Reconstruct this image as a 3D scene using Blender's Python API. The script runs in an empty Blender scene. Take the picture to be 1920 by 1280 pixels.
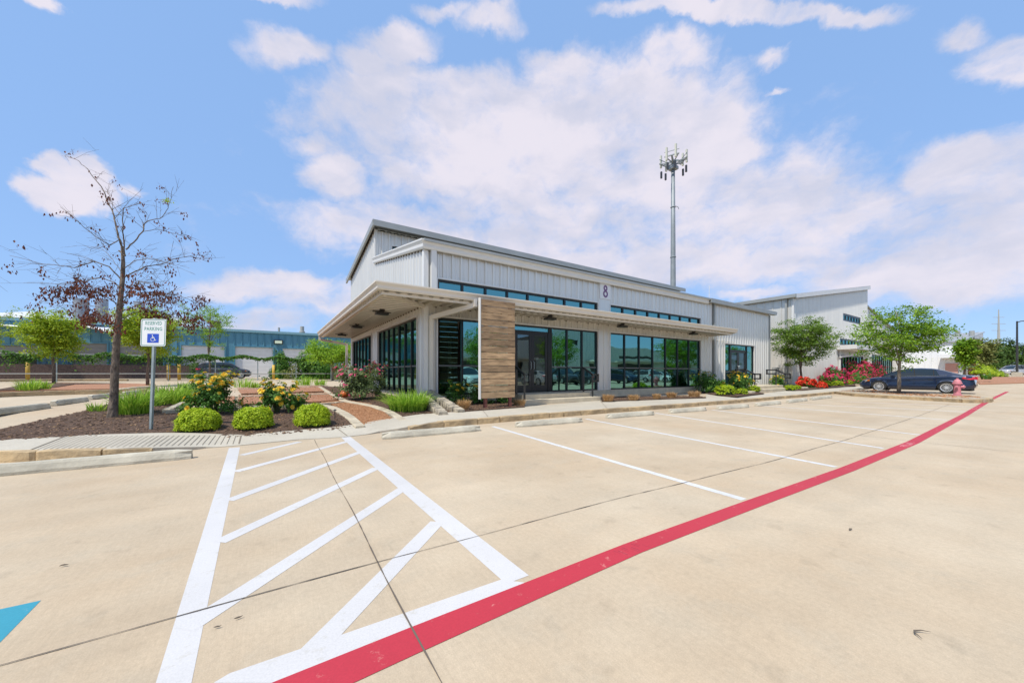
import bpy, bmesh, math, random
import numpy as np
from mathutils import Vector, Matrix
random.seed(7); rng = np.random.default_rng(7)
PI = math.pi; R = math.radians
C = bpy.context.scene.collection

# ------------------------------------------------------------------ camera
FPX, HY, HC = 685.6, 700.0, 1.2            # focal length in px of a 1920 frame, horizon row, eye height
_n = math.hypot(1040, FPX); FU = FPX/_n; RU = 1040/_n; FV = RU; RV = -FU
cam_d = bpy.data.cameras.new('camera'); cam = bpy.data.objects.new('camera', cam_d); C.objects.link(cam)
cam.location = (0, 0, HC); cam.rotation_euler = (R(90), 0, -math.atan2(FU, FV))
cam_d.sensor_width = 36; cam_d.lens = FPX/1920*36; cam_d.shift_y = 60/1920; cam_d.clip_start = .05; cam_d.clip_end = 3000
bpy.context.scene.camera = cam

# ------------------------------------------------------------------ light
SUN_EL, SUN_DIR = R(59), Vector((-1.0, -.30, 0)).normalized()      # direction TOWARDS the sun, in plan
sun_d = bpy.data.lights.new('sun', 'SUN'); sun = bpy.data.objects.new('sun', sun_d); C.objects.link(sun)
sun_d.energy = 3.35; sun_d.angle = R(.6); sun_d.color = (1, .95, .87)
to_sun = Vector((SUN_DIR.x*math.cos(SUN_EL), SUN_DIR.y*math.cos(SUN_EL), math.sin(SUN_EL)))
sun.rotation_euler = (-to_sun).to_track_quat('-Z', 'Y').to_euler()
sc = bpy.context.scene
sc.view_settings.view_transform = 'Standard'; sc.view_settings.look = 'None'
sc.view_settings.exposure = 0.5; sc.view_settings.gamma = 1
sc.cycles.max_bounces = 7; sc.cycles.transparent_max_bounces = 10; sc.cycles.caustics_reflective = False; sc.cycles.caustics_refractive = False
sc.cycles.use_denoising = True; sc.cycles.sample_clamp_indirect = 6

def pdir(x, y):
    a = (x-960)/FPX; b = (HY-y)/FPX
    return Vector((FU+RU*a, FV+RV*a, b))

w = bpy.data.worlds.new('World'); sc.world = w; w.use_nodes = True
nt = w.node_tree; N = nt.nodes; L = nt.links; N.clear()
def nn(tree, typ, **k):
    n = tree.nodes.new(typ)
    for a, b in k.items(): setattr(n, a, b)
    return n
out = nn(nt, 'ShaderNodeOutputWorld')
sky = nn(nt, 'ShaderNodeTexSky', sky_type='NISHITA', sun_disc=False, sun_elevation=SUN_EL,
         sun_rotation=math.atan2(SUN_DIR.x, SUN_DIR.y), altitude=200, air_density=1.0, dust_density=.1, ozone_density=3.0)
bg1 = nn(nt, 'ShaderNodeBackground'); bg1.inputs[1].default_value = .15
skm = nn(nt, 'ShaderNodeMix', data_type='RGBA'); skm.inputs[0].default_value = .80; L.new(sky.outputs[0], skm.inputs[6]); skm.inputs[7].default_value = (1.42, 2.40, 4.25, 1)
L.new(skm.outputs[2], bg1.inputs[0])
tc = nn(nt, 'ShaderNodeTexCoord')
nrm = nn(nt, 'ShaderNodeVectorMath', operation='NORMALIZE'); L.new(tc.outputs['Generated'], nrm.inputs[0])
def math_n(tree, op, a, b=None, clamp=False):
    m = nn(tree, 'ShaderNodeMath', operation=op); m.use_clamp = clamp
    for i, v in enumerate((a, b)):
        if v is None: continue
        if isinstance(v, (int, float)): m.inputs[i].default_value = v
        else: tree.links.new(v, m.inputs[i])
    return m.outputs[0]
# warp the direction a little so that cloud outlines billow
wn = nn(nt, 'ShaderNodeTexNoise'); wn.inputs['Scale'].default_value = 6.5; wn.inputs['Detail'].default_value = 8; wn.inputs['Roughness'].default_value = .6
L.new(nrm.outputs[0], wn.inputs['Vector'])
ws = nn(nt, 'ShaderNodeVectorMath', operation='SUBTRACT'); L.new(wn.outputs['Color'], ws.inputs[0]); ws.inputs[1].default_value = (.5, .5, .5)
wsc = nn(nt, 'ShaderNodeVectorMath', operation='SCALE'); L.new(ws.outputs[0], wsc.inputs[0]); wsc.inputs['Scale'].default_value = .11
wa = nn(nt, 'ShaderNodeVectorMath', operation='ADD'); L.new(nrm.outputs[0], wa.inputs[0]); L.new(wsc.outputs[0], wa.inputs[1])
# cumulus banks: (picture x, y of the bank as seen from the car park, half width, half height, weight)
banks = [(690, 165, 90, 22, .6), (860, 205, 250, 70, 1.2), (1120, 190, 200, 75, 1.2), (1090, 125, 90, 30, .8), (1270, 240, 150, 90, 1.15), (1370, 290, 90, 50, .8),
         (640, 335, 70, 42, .95), (760, 250, 120, 60, .9), (860, 320, 200, 80, 1.0), (1100, 330, 300, 90, 1.2), (1300, 400, 300, 90, 1.1), (1020, 430, 420, 80, 1.0), (1250, 500, 420, 40, .8), (800, 480, 150, 60, .6), (590, 270, 50, 26, .6),
         (1500, 340, 80, 60, .9), (1560, 450, 300, 75, 1.15), (1770, 320, 100, 50, 1.1), (1860, 370, 180, 90, 1.3), (1720, 480, 330, 80, 1.15), (1500, 500, 330, 36, .75), (1850, 520, 160, 30, .7),
         (540, 100, 80, 34, .9), (690, 110, 60, 30, .75), (750, 75, 80, 36, .8), (920, 25, 60, 30, .85), (840, 10, 80, 18, .7), (1255, 100, 70, 40, .95), (1370, 12, 240, 20, 1.1), (1600, 8, 90, 18, .9), (1460, 105, 46, 20, .7),
         (1900, 105, 100, 52, 1.25), (1810, 50, 60, 30, .9), (520, 6, 90, 14, .8), (92, 12, 22, 18, .8), (90, 318, 34, 26, 1.2), (150, 322, 40, 30, 1.3), (110, 360, 58, 26, 1.2), (180, 358, 40, 26, 1.1), (235, 362, 30, 16, .8), (40, 350, 30, 14, .7), (1475, 168, 34, 8, .7),
         (530, 535, 120, 26, 1.1), (620, 565, 120, 30, .9), (300, 600, 150, 18, .7), (500, 600, 110, 22, .95), (2250, 150, 200, 150, 1.0), (-400, 300, 250, 110, .9), (1420, 555, 90, 14, .75)]
acc = None
def blob(c, rx, ry, wt, tx=None):
    global acc
    z = c.normalized(); xa = Vector((z.y, -z.x, 0)) if tx is None else tx-z*tx.dot(z); xa.normalize(); ya = z.cross(xa)
    m = Matrix((xa, ya, z)).transposed()
    mp = nn(nt, 'ShaderNodeMapping', vector_type='TEXTURE')
    mp.inputs['Location'].default_value = z; mp.inputs['Rotation'].default_value = m.to_euler(); mp.inputs['Scale'].default_value = (rx, ry, max(rx, ry)*2)
    L.new(wa.outputs[0], mp.inputs['Vector'])
    g = nn(nt, 'ShaderNodeTexGradient', gradient_type='SPHERICAL'); L.new(mp.outputs[0], g.inputs[0])
    s = math_n(nt, 'MULTIPLY', g.outputs['Fac'], wt)
    acc = s if acc is None else math_n(nt, 'MAXIMUM', acc, s)
for (x, y, rw, rh, wt) in banks:
    d = pdir(x, y); k = 1/d.length; d0 = pdir(x, y).normalized(); dx = (pdir(x+rw, y).normalized()-pdir(x-rw, y).normalized()).length/2; dy = (pdir(x, y+rh).normalized()-pdir(x, y-rh).normalized()).length/2
    tx = pdir(x+rw, y).normalized()-pdir(x-rw, y).normalized(); ty = pdir(x, y-rh).normalized()-pdir(x, y+rh).normalized()
    txn = (tx-d0*tx.dot(d0)).normalized(); dyp = abs(ty.dot(d0.cross(txn)))/2
    blob(d0, dx*1.55, dyp*1.75, wt, tx)
for (az, el, r_) in ((150, 30, .5), (200, 45, .4), (240, 25, .5), (290, 35, .4), (110, 20, .35), (180, 15, .35)):     # the half of the sky behind the viewer
    blob(Vector((math.sin(R(az))*math.cos(R(el)), math.cos(R(az))*math.cos(R(el)), math.sin(R(el)))), r_, r_*.45, 1.0)
def noise(scale, detail, rough=.55, src=None, squash=1.0, off=0):
    mp = nn(nt, 'ShaderNodeMapping'); mp.inputs['Scale'].default_value = (1, 1, squash); mp.inputs['Location'].default_value = (off, off*.7, 0); L.new(src or nrm.outputs[0], mp.inputs['Vector'])
    n = nn(nt, 'ShaderNodeTexNoise'); n.inputs['Scale'].default_value = scale; n.inputs['Detail'].default_value = detail; n.inputs['Roughness'].default_value = rough
    L.new(mp.outputs[0], n.inputs['Vector']); return n.outputs['Fac']
fb = noise(5.5, 10, .60, wa.outputs[0], 1.8)
fb2 = noise(22, 8, .62, nrm.outputs[0], 1.5)
core = math_n(nt, 'MINIMUM', math_n(nt, 'MULTIPLY', acc, 1.75), 1.0)
dens = math_n(nt, 'ADD', core, math_n(nt, 'MULTIPLY', math_n(nt, 'SUBTRACT', fb, .5), 2.2))
dens = math_n(nt, 'ADD', dens, math_n(nt, 'MULTIPLY', math_n(nt, 'SUBTRACT', fb2, .5), .5))
mr = nn(nt, 'ShaderNodeMapRange', interpolation_type='SMOOTHSTEP'); mr.inputs[1].default_value = .24; mr.inputs[2].default_value = 1.12; L.new(dens, mr.inputs[0])
fac = math_n(nt, 'MULTIPLY', mr.outputs[0], .93)
# lit tops where the bank thins upwards, mauve-grey bellies in its middle
shade = nn(nt, 'ShaderNodeMapRange', interpolation_type='SMOOTHSTEP'); shade.inputs[1].default_value = .36; shade.inputs[2].default_value = .60
L.new(math_n(nt, 'ADD', math_n(nt, 'MULTIPLY', noise(3.2, 6, .5, wa.outputs[0], 3.0, 3.1), .75), math_n(nt, 'MULTIPLY', noise(12, 6, .55, nrm.outputs[0], 2.2), .25)), shade.inputs[0])
cc = nn(nt, 'ShaderNodeMix', data_type='RGBA'); cc.inputs[6].default_value = (.60, .61, .73, 1); cc.inputs[7].default_value = (.80, .75, .82, 1); L.new(shade.outputs[0], cc.inputs[0])
bg2 = nn(nt, 'ShaderNodeBackground'); bg2.inputs[1].default_value = .77; L.new(cc.outputs[2], bg2.inputs[0])
mx = nn(nt, 'ShaderNodeMixShader'); L.new(fac, mx.inputs[0]); L.new(bg1.outputs[0], mx.inputs[1]); L.new(bg2.outputs[0], mx.inputs[2]); L.new(mx.outputs[0], out.inputs[0])

# ------------------------------------------------------------------ helpers
def interp(x, xs, ys): return float(np.interp(x, xs, ys))
def smooth(a, b, x):
    t = min(1, max(0, (x-a)/(b-a))); return t*t*(3-2*t)
def zt(s, t):
    """height of the natural ground: flat car park, then a gentle rise towards the buildings and the back road"""
    a = interp(t, [7.9, 8.6, 9.4, 13, 18, 30, 45, 60], [0, .10, .16, .31, .34, .45, .62, .72])
    b = interp(t, [9, 10.5, 14, 40], [0, .2, .4, .7])
    k = smooth(28, 31, s)
    return a*(1-k) + b*k + (.75-b)*k*smooth(42, 70, s)*(1 if b < .75 else 0)
def P(x, y, z=None, up=0):
    """ground point under picture position (x, y): at height z, or on the terrain raised by up"""
    d = pdir(x, y)
    zz = 0.1 if z is None else z
    for _ in range(1 if z is not None else 25):
        k = (zz+up-HC)/d.z; q = (d.x*k, d.y*k)
        if z is None: zz = .5*zz+.5*zt(*q)
    return Vector((q[0], q[1], zz+up))
def at_t(x, y, T): d = pdir(x, y); k = T/d.y; return Vector((d.x*k, T, HC+d.z*k))
def at_s(x, y, S): d = pdir(x, y); k = S/d.x; return Vector((S, d.y*k, HC+d.z*k))
def at_f(x, y, f): d = pdir(x, y); return Vector((d.x*f, d.y*f, HC+d.z*f))

def tag(o, label=None, cat=None, group=None, kind=None):
    for k, v in (('label', label), ('category', cat), ('group', group), ('kind', kind)):
        if v: o[k] = v
    return o
def empty(name, loc, rz=0):
    o = bpy.data.objects.new(name, None); C.objects.link(o); o.location = loc; o.rotation_euler.z = rz; o.empty_display_size = .2
    return o
def copy_tree(o, parent=None):
    c = o.copy(); C.objects.link(c)
    if parent is not None: c.parent = parent
    for ch in list(o.children): copy_tree(ch, c)
    return c

class MB:
    def __init__(s): s.v = []; s.f = []; s.m = []; s.cur = 0
    def add(s, vs, fs):
        b = len(s.v); s.v += [tuple(v) for v in vs]; s.f += [tuple(b+i for i in f) for f in fs]; s.m += [s.cur]*len(fs)
    def quad(s, a, b, c, d): s.add((a, b, c, d), ((0, 1, 2, 3),))
    def box(s, x0, x1, y0, y1, z0, z1):
        s.add([(x, y, z) for z in (z0, z1) for y in (y0, y1) for x in (x0, x1)],
              ((0, 2, 3, 1), (4, 5, 7, 6), (0, 1, 5, 4), (2, 6, 7, 3), (0, 4, 6, 2), (1, 3, 7, 5)))
    def hexa(s, bot, top):       # two quads, same winding (ccw seen from above)
        s.add(list(bot)+list(top), ((3, 2, 1, 0), (4, 5, 6, 7), (0, 1, 5, 4), (1, 2, 6, 5), (2, 3, 7, 6), (3, 0, 4, 7)))
    def prism(s, pts, off):      # polygon pts extruded by vector off
        n = len(pts); o = Vector(off); a = [Vector(p) for p in pts]
        s.add(a+[p+o for p in a], [tuple(range(n))[::-1], tuple(range(n, 2*n))]+[(i, (i+1) % n, n+(i+1) % n, n+i) for i in range(n)])
    def bar(s, a, b, w, h, up=(0, 0, 1)):
        a = Vector(a); b = Vector(b); d = (b-a).normalized(); up = Vector(up)
        if abs(d.dot(up)) > .98: up = Vector((0, 1, 0))
        x = d.cross(up).normalized(); y = x.cross(d)
        q = [x*w/2*i+y*h/2*j for i, j in ((-1, -1), (1, -1), (1, 1), (-1, 1))]
        s.add([a+p for p in q]+[b+p for p in q], ((0, 1, 2, 3), (7, 6, 5, 4), (0, 4, 5, 1), (1, 5, 6, 2), (2, 6, 7, 3), (3, 7, 4, 0)))
    def tube(s, pts, r, n=8, cap=True):
        pts = [Vector(p) for p in pts]; rs = r if isinstance(r, (list, tuple)) else [r]*len(pts); b = len(s.v); prev = None
        for i, p in enumerate(pts):
            d = (pts[min(i+1, len(pts)-1)]-pts[max(i-1, 0)]).normalized()
            x = (prev-d*prev.dot(d)) if prev else (d.cross(Vector((0, 0, 1))) if abs(d.z) < .95 else Vector((1, 0, 0)))
            x.normalize(); prev = x; y = d.cross(x)
            for k in range(n):
                a = 2*PI*k/n; s.v.append(tuple(p+(x*math.cos(a)+y*math.sin(a))*rs[i]))
        for i in range(len(pts)-1):
            for k in range(n):
                s.f.append((b+i*n+k, b+i*n+(k+1) % n, b+(i+1)*n+(k+1) % n, b+(i+1)*n+k)); s.m.append(s.cur)
        if cap:
            s.f.append(tuple(b+k for k in range(n))[::-1]); s.f.append(tuple(b+(len(pts)-1)*n+k for k in range(n))); s.m += [s.cur]*2
    def lathe(s, prof, cx=0, cy=0, n=20, axis='z', cz=0):
        b = len(s.v)
        for (r, h) in prof:
            for k in range(n):
                a = 2*PI*k/n; u, v = r*math.cos(a), r*math.sin(a)
                s.v.append((cx+u, cy+v, cz+h) if axis == 'z' else ((cx+h, cy+u, cz+v) if axis == 'x' else (cx+u, cy+h, cz+v)))
        for i in range(len(prof)-1):
            for k in range(n):
                s.f.append((b+i*n+k, b+i*n+(k+1) % n, b+(i+1)*n+(k+1) % n, b+(i+1)*n+k)); s.m.append(s.cur)
    def build(s, name, mats, parent=None, smooth=False, local=False, bevel=0):
        me = bpy.data.meshes.new(name); me.from_pydata(s.v, [], s.f)
        for m in (mats if isinstance(mats, (list, tuple)) else [mats]): me.materials.append(m)
        if len(me.materials) > 1: me.polygons.foreach_set('material_index', s.m)
        if smooth: me.polygons.foreach_set('use_smooth', [True]*len(me.polygons))
        bm = bmesh.new(); bm.from_mesh(me)
        bmesh.ops.recalc_face_normals(bm, faces=bm.faces) if smooth is False or smooth == 2 else None
        bm.to_mesh(me); bm.free(); me.update()
        o = bpy.data.objects.new(name, me); C.objects.link(o)
        if parent is not None:
            o.parent = parent
            if not local:
                q = parent; off = Vector((0, 0, 0))
                while q: off += q.location; q = q.parent
                o.location = -off
        if bevel:
            bv = o.modifiers.new('bevel', 'BEVEL'); bv.width = bevel; bv.segments = 2; bv.limit_method = 'ANGLE'
        return o
def struct(o): o['kind'] = 'structure'; return o

# ------------------------------------------------------------------ materials
def mat(name, col, rough=.7, var=None, bump=None, metal=0, spec=.5, coord='Object', col2=None, coat=0, stretch=(1, 1, 1)):
    m = bpy.data.materials.new(name); m.use_nodes = True; t = m.node_tree; p = t.nodes['Principled BSDF']
    p.inputs['Roughness'].default_value = rough; p.inputs['Metallic'].default_value = metal; p.inputs['Specular IOR Level'].default_value = spec
    p.inputs['Coat Weight'].default_value = coat; p.inputs['Coat Roughness'].default_value = .05
    p.inputs['Base Color'].default_value = (*col, 1)
    if var or bump:
        tcn = nn(t, 'ShaderNodeTexCoord'); mp = nn(t, 'ShaderNodeMapping'); mp.inputs['Scale'].default_value = stretch; t.links.new(tcn.outputs[coord], mp.inputs[0])
    if var:                                     # (scale, amount): darker and lighter patches of the same stuff
        n = nn(t, 'ShaderNodeTexNoise'); n.inputs['Scale'].default_value = var[0]; n.inputs['Detail'].default_value = 7; n.inputs['Roughness'].default_value = .62
        t.links.new(mp.outputs[0], n.inputs['Vector'])
        r = nn(t, 'ShaderNodeMapRange'); r.inputs[1].default_value = .3; r.inputs[2].default_value = .7; t.links.new(n.outputs['Fac'], r.inputs[0])
        c = nn(t, 'ShaderNodeMix', data_type='RGBA'); a = var[1]
        c.inputs[6].default_value = (*[x*(1-a) for x in (col2 or col)], 1); c.inputs[7].default_value = (*[min(1, x*(1+a*.6)) for x in col], 1)
        t.links.new(r.outputs[0], c.inputs[0]); t.links.new(c.outputs[2], p.inputs['Base Color'])
    if bump:
        n = nn(t, 'ShaderNodeTexNoise'); n.inputs['Scale'].default_value = bump[0]; n.inputs['Detail'].default_value = 6; t.links.new(mp.outputs[0], n.inputs['Vector'])
        b = nn(t, 'ShaderNodeBump'); b.inputs['Strength'].default_value = bump[1]; b.inputs['Distance'].default_value = bump[2] if len(bump) > 2 else .02
        t.links.new(n.outputs['Fac'], b.inputs['Height']); t.links.new(b.outputs[0], p.inputs['Normal'])
    return m
def leafmat(name, c1, c2, trans=.35, rough=.55):
    m = bpy.data.materials.new(name); m.use_nodes = True; t = m.node_tree; p = t.nodes['Principled BSDF']; o = t.nodes['Material Output']
    g = nn(t, 'ShaderNodeNewGeometry'); c = nn(t, 'ShaderNodeMix', data_type='RGBA'); c.inputs[6].default_value = (*c1, 1); c.inputs[7].default_value = (*c2, 1)
    t.links.new(g.outputs['Random Per Island'], c.inputs[0]); t.links.new(c.outputs[2], p.inputs['Base Color']); p.inputs['Roughness'].default_value = rough
    p.inputs['Specular IOR Level'].default_value = .3
    if trans:
        tr = nn(t, 'ShaderNodeBsdfTranslucent'); t.links.new(c.outputs[2], tr.inputs[0]); mxs = nn(t, 'ShaderNodeMixShader'); mxs.inputs[0].default_value = trans
        t.links.new(p.outputs[0], mxs.inputs[1]); t.links.new(tr.outputs[0], mxs.inputs[2]); t.links.new(mxs.outputs[0], o.inputs[0])
    return m
def concrete(name, col, patch, broom=True):
    m = bpy.data.materials.new(name); m.use_nodes = True; t = m.node_tree; p = t.nodes['Principled BSDF']; p.inputs['Roughness'].default_value = .85
    p.inputs['Specular IOR Level'].default_value = .3
    tcn = nn(t, 'ShaderNodeTexCoord'); V = tcn.outputs['Object']
    def nz(sc_, det, ro=.6, st=(1, 1, 1)):
        mp = nn(t, 'ShaderNodeMapping'); mp.inputs['Scale'].default_value = st; t.links.new(V, mp.inputs[0])
        n = nn(t, 'ShaderNodeTexNoise'); n.inputs['Scale'].default_value = sc_; n.inputs['Detail'].default_value = det; n.inputs['Roughness'].default_value = ro
        t.links.new(mp.outputs[0], n.inputs['Vector']); return n.outputs['Fac']
    def mixc(f, a, b, lo, hi):
        r = nn(t, 'ShaderNodeMapRange'); r.inputs[1].default_value = lo; r.inputs[2].default_value = hi; t.links.new(f, r.inputs[0])
        c = nn(t, 'ShaderNodeMix', data_type='RGBA'); t.links.new(r.outputs[0], c.inputs[0])
        for i, q in ((6, a), (7, b)):
            if isinstance(q, tuple): c.inputs[i].default_value = (*q, 1)
            else: t.links.new(q, c.inputs[i])
        return c.outputs[2]
    a = mixc(nz(.35, 5), patch, col, .36, .64)
    b = mixc(nz(2.3, 7, .7), tuple(x*.88 for x in col), a, .25, .48)
    gz = nz(160, 4, .7)
    def mul(c_, f, lo, hi, l2, h2):
        r = nn(t, 'ShaderNodeMapRange'); r.inputs[1].default_value = lo; r.inputs[2].default_value = hi; r.inputs[3].default_value = l2; r.inputs[4].default_value = h2; t.links.new(f, r.inputs[0])
        vm = nn(t, 'ShaderNodeVectorMath', operation='SCALE'); t.links.new(c_, vm.inputs[0]); t.links.new(r.outputs[0], vm.inputs['Scale']); return vm.outputs[0]
    c = mul(b, gz, .3, .7, .86, 1.08)
    c = mul(c, nz(34, 5, .7), .3, .7, .91, 1.06)
    c = mul(c, nz(.9, 6, .62), .32, .68, .90, 1.05)
    c = mul(c, nz(5, 3, .5, (1, 1, 1)), .61, .72, 1.0, .90)
    if broom:       # slabs poured on different days, and faint tracks along the aisle
        sx = nn(t, 'ShaderNodeSeparateXYZ'); t.links.new(V, sx.inputs[0]); a1 = math_n(t, 'MULTIPLY', math_n(t, 'LESS_THAN', sx.outputs[0], .6), .035); a2 = math_n(t, 'MULTIPLY', math_n(t, 'LESS_THAN', sx.outputs[0], -4.9), -.03)
        a3 = math_n(t, 'MULTIPLY', math_n(t, 'LESS_THAN', sx.outputs[1], 2.41), -.012); a4 = math_n(t, 'MULTIPLY', math_n(t, 'GREATER_THAN', sx.outputs[0], 9.45), .025)
        vs_ = nn(t, 'ShaderNodeVectorMath', operation='SCALE'); t.links.new(c, vs_.inputs[0]); t.links.new(math_n(t, 'SUBTRACT', 1.0, math_n(t, 'ADD', math_n(t, 'ADD', a1, a2), math_n(t, 'ADD', a3, a4))), vs_.inputs['Scale']); c = vs_.outputs[0]
        c = mul(c, nz(1.0, 4, .6, (.12, 2.2, 1)), .3, .7, .955, 1.02)
    if broom: c = mul(c, nz(8, 3, .7, (14, .6, 1)), .3, .7, .95, 1.04)
    t.links.new(c, p.inputs['Base Color'])
    bm_ = nn(t, 'ShaderNodeBump'); bm_.inputs['Strength'].default_value = .35; bm_.inputs['Distance'].default_value = .004; t.links.new(gz, bm_.inputs['Height']); t.links.new(bm_.outputs[0], p.inputs['Normal'])
    return m
def paint(name, col, worn, lo=.30, hi=.36):
    """road paint, worn through to a lighter or darker tone in scuffs"""
    m = mat(name, col, .6); t = m.node_tree; p = t.nodes['Principled BSDF']
    tcn = nn(t, 'ShaderNodeTexCoord'); n = nn(t, 'ShaderNodeTexNoise'); n.inputs['Scale'].default_value = 9; n.inputs['Detail'].default_value = 9; n.inputs['Roughness'].default_value = .75
    t.links.new(tcn.outputs['Object'], n.inputs['Vector'])
    r = nn(t, 'ShaderNodeMapRange'); r.inputs[1].default_value = lo; r.inputs[2].default_value = hi; t.links.new(n.outputs['Fac'], r.inputs[0])
    c = nn(t, 'ShaderNodeMix', data_type='RGBA'); c.inputs[6].default_value = (*worn, 1); c.inputs[7].default_value = (*col, 1); t.links.new(r.outputs[0], c.inputs[0])
    n2 = nn(t, 'ShaderNodeTexNoise'); n2.inputs['Scale'].default_value = 1.2; n2.inputs['Detail'].default_value = 5; t.links.new(tcn.outputs['Object'], n2.inputs['Vector'])
    n3 = nn(t, 'ShaderNodeTexNoise'); n3.inputs['Scale'].default_value = 130; n3.inputs['Detail'].default_value = 3; t.links.new(tcn.outputs['Object'], n3.inputs['Vector'])
    r2 = nn(t, 'ShaderNodeMapRange'); r2.inputs[1].default_value = .6; r2.inputs[2].default_value = 1.4; r2.inputs[3].default_value = .84; r2.inputs[4].default_value = 1.1
    ad = nn(t, 'ShaderNodeMath', operation='ADD'); t.links.new(n2.outputs['Fac'], ad.inputs[0]); t.links.new(n3.outputs['Fac'], ad.inputs[1]); t.links.new(ad.outputs[0], r2.inputs[0])
    vm = nn(t, 'ShaderNodeVectorMath', operation='SCALE'); t.links.new(c.outputs[2], vm.inputs[0]); t.links.new(r2.outputs[0], vm.inputs['Scale'])
    t.links.new(vm.outputs[0], p.inputs['Base Color']); return m
def glassmat(name, tint, see, f=.55, wave=.012):
    m = bpy.data.materials.new(name); m.use_nodes = True; t = m.node_tree; t.nodes.remove(t.nodes['Principled BSDF']); o = t.nodes['Material Output']
    g = nn(t, 'ShaderNodeBsdfGlossy'); g.inputs['Color'].default_value = (*tint, 1); g.inputs['Roughness'].default_value = .01
    tr = nn(t, 'ShaderNodeBsdfTransparent'); tr.inputs[0].default_value = (*see, 1)
    if wave:
        tcn = nn(t, 'ShaderNodeTexCoord'); n = nn(t, 'ShaderNodeTexNoise'); n.inputs['Scale'].default_value = .9; n.inputs['Detail'].default_value = 1; t.links.new(tcn.outputs['Object'], n.inputs['Vector'])
        b = nn(t, 'ShaderNodeBump'); b.inputs['Strength'].default_value = 1; b.inputs['Distance'].default_value = wave; t.links.new(n.outputs['Fac'], b.inputs['Height']); t.links.new(b.outputs[0], g.inputs['Normal'])
    mxs = nn(t, 'ShaderNodeMixShader'); mxs.inputs[0].default_value = f
    t.links.new(tr.outputs[0], mxs.inputs[1]); t.links.new(g.outputs[0], mxs.inputs[2]); t.links.new(mxs.outputs[0], o.inputs[0]); return m
M = {}
M['lot'] = concrete('lot_concrete', (.55, .455, .325), (.50, .385, .255))
M['walk'] = concrete('walk_concrete', (.52, .475, .385), (.48, .43, .34), False)
M['stop'] = mat('wheel_stop_concrete', (.50, .46, .36), .9, (3, .3), (30, .5, .01))
M['stone'] = mat('curb_limestone', (.48, .35, .19), .9, (2.2, .42), (9, .9, .03), col2=(.40, .31, .2))
M['stonetop'] = mat('pale_limestone', (.50, .43, .31), .9, (3, .3), (12, .7, .02))
M['cobble'] = mat('rough_cobble', (.44, .38, .28), .95, (6, .45), (9, 1, .05), col2=(.34, .30, .24))
M['grout'] = mat('dark_joint', (.13, .105, .08), .95)
M['white'] = paint('white_line_paint', (.575, .555, .53), (.51, .48, .42), .34, .44)
M['thin_white'] = paint('thin_line_paint', (.62, .62, .61), (.54, .49, .40), .37, .48)
M['red'] = paint('red_line_paint', (.46, .028, .045), (.58, .20, .17), .33, .40)
M['redtext'] = paint('faded_letter_paint', (.78, .36, .36), (.62, .08, .11), .40, .56)
M['blue'] = paint('blue_pad_paint', (.035, .26, .34), (.22, .36, .38), .3, .38)
M['mulch'] = mat('mulch', (.135, .078, .045), .95, (40, .6), (60, 1, .03), col2=(.055, .033, .022))
M['gravel'] = mat('red_gravel', (.42, .20, .105), .95, (55, .35), (70, 1, .02), col2=(.36, .19, .12))
M['gravel2'] = mat('brown_gravel', (.38, .185, .08), .95, (45, .45), (50, 1, .03))
M['metal'] = mat('galvalume_wall', (.74, .715, .65), .32, (5, .08), None, .38, .5, stretch=(1, 1, .07))
M['trim'] = mat('pale_trim', (.72, .71, .67), .45, (2, .05), None, .1)
M['canopy'] = mat('canopy_trim', (.72, .665, .57), .5, (2, .06))
M['soffit'] = mat('soffit_metal', (.58, .54, .47), .32, (2, .05), None, .4)
M['roof'] = mat('roof_metal', (.36, .37, .35), .45, (1, .1), None, .3)
M['frame'] = mat('dark_bronze_frame', (.016, .017, .018), .35)
M['transom'] = mat('grey_transom', (.12, .13, .13), .35)
M['glass'] = glassmat('teal_glass', (.28, .60, .56), (.22, .36, .36), .62, .006)
M['doorglass'] = glassmat('door_glass', (.40, .50, .50), (.6, .68, .66), .35, .004)
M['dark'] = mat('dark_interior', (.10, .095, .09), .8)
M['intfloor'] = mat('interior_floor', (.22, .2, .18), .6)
M['plinth'] = mat('plinth_concrete', (.58, .50, .36), .9, (2.5, .2), (40, .4, .006))
M['iron'] = mat('black_rail_paint', (.035, .035, .035), .35)
M['galv'] = mat('galvanised_steel', (.36, .42, .42), .45, (6, .2), None, .5)
M['towersteel'] = mat('tower_steel', (.25, .28, .29), .55, (1, .15), None, .3)
M['signface'] = mat('sign_white', (.78, .80, .80), .4, (4, .05))
M['signgreen'] = mat('sign_green', (.01, .22, .16), .4)
M['signblue'] = mat('sign_blue', (.025, .08, .50), .4)
M['purple'] = mat('purple_letter', (.17, .08, .20), .5)
M['rust'] = mat('red_primer_post', (.20, .065, .045), .7, (9, .3))
M['bark'] = mat('bark', (.20, .155, .115), .95, (16, .5), (22, 1, .05), col2=(.11, .085, .07), stretch=(1, 1, .35))
M['bark2'] = mat('pale_bark', (.27, .22, .17), .95, (14, .4), (20, .8, .03), stretch=(1, 1, .3))
M['stem'] = mat('green_stem', (.08, .10, .035), .8)
M['hyd'] = mat('faded_hydrant_paint', (.60, .19, .23), .6, (9, .25), (20, .3, .01), col2=(.55, .25, .26))
M['orange'] = mat('orange_skin', (.62, .13, .02), .5, (3, .25))
M['bluewall'] = mat('blue_metal_wall', (.095, .265, .355), .5, (.5, .12), stretch=(1, 1, .3))
M['garage'] = mat('roller_door', (.74, .73, .70), .55, (1.5, .06))
M['garagegrey'] = mat('grey_roller_door', (.27, .26, .24), .6, (1.5, .06))
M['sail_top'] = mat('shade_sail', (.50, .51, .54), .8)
M['sail_dark'] = mat('shade_sail_underside', (.13, .105, .075), .85)
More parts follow.
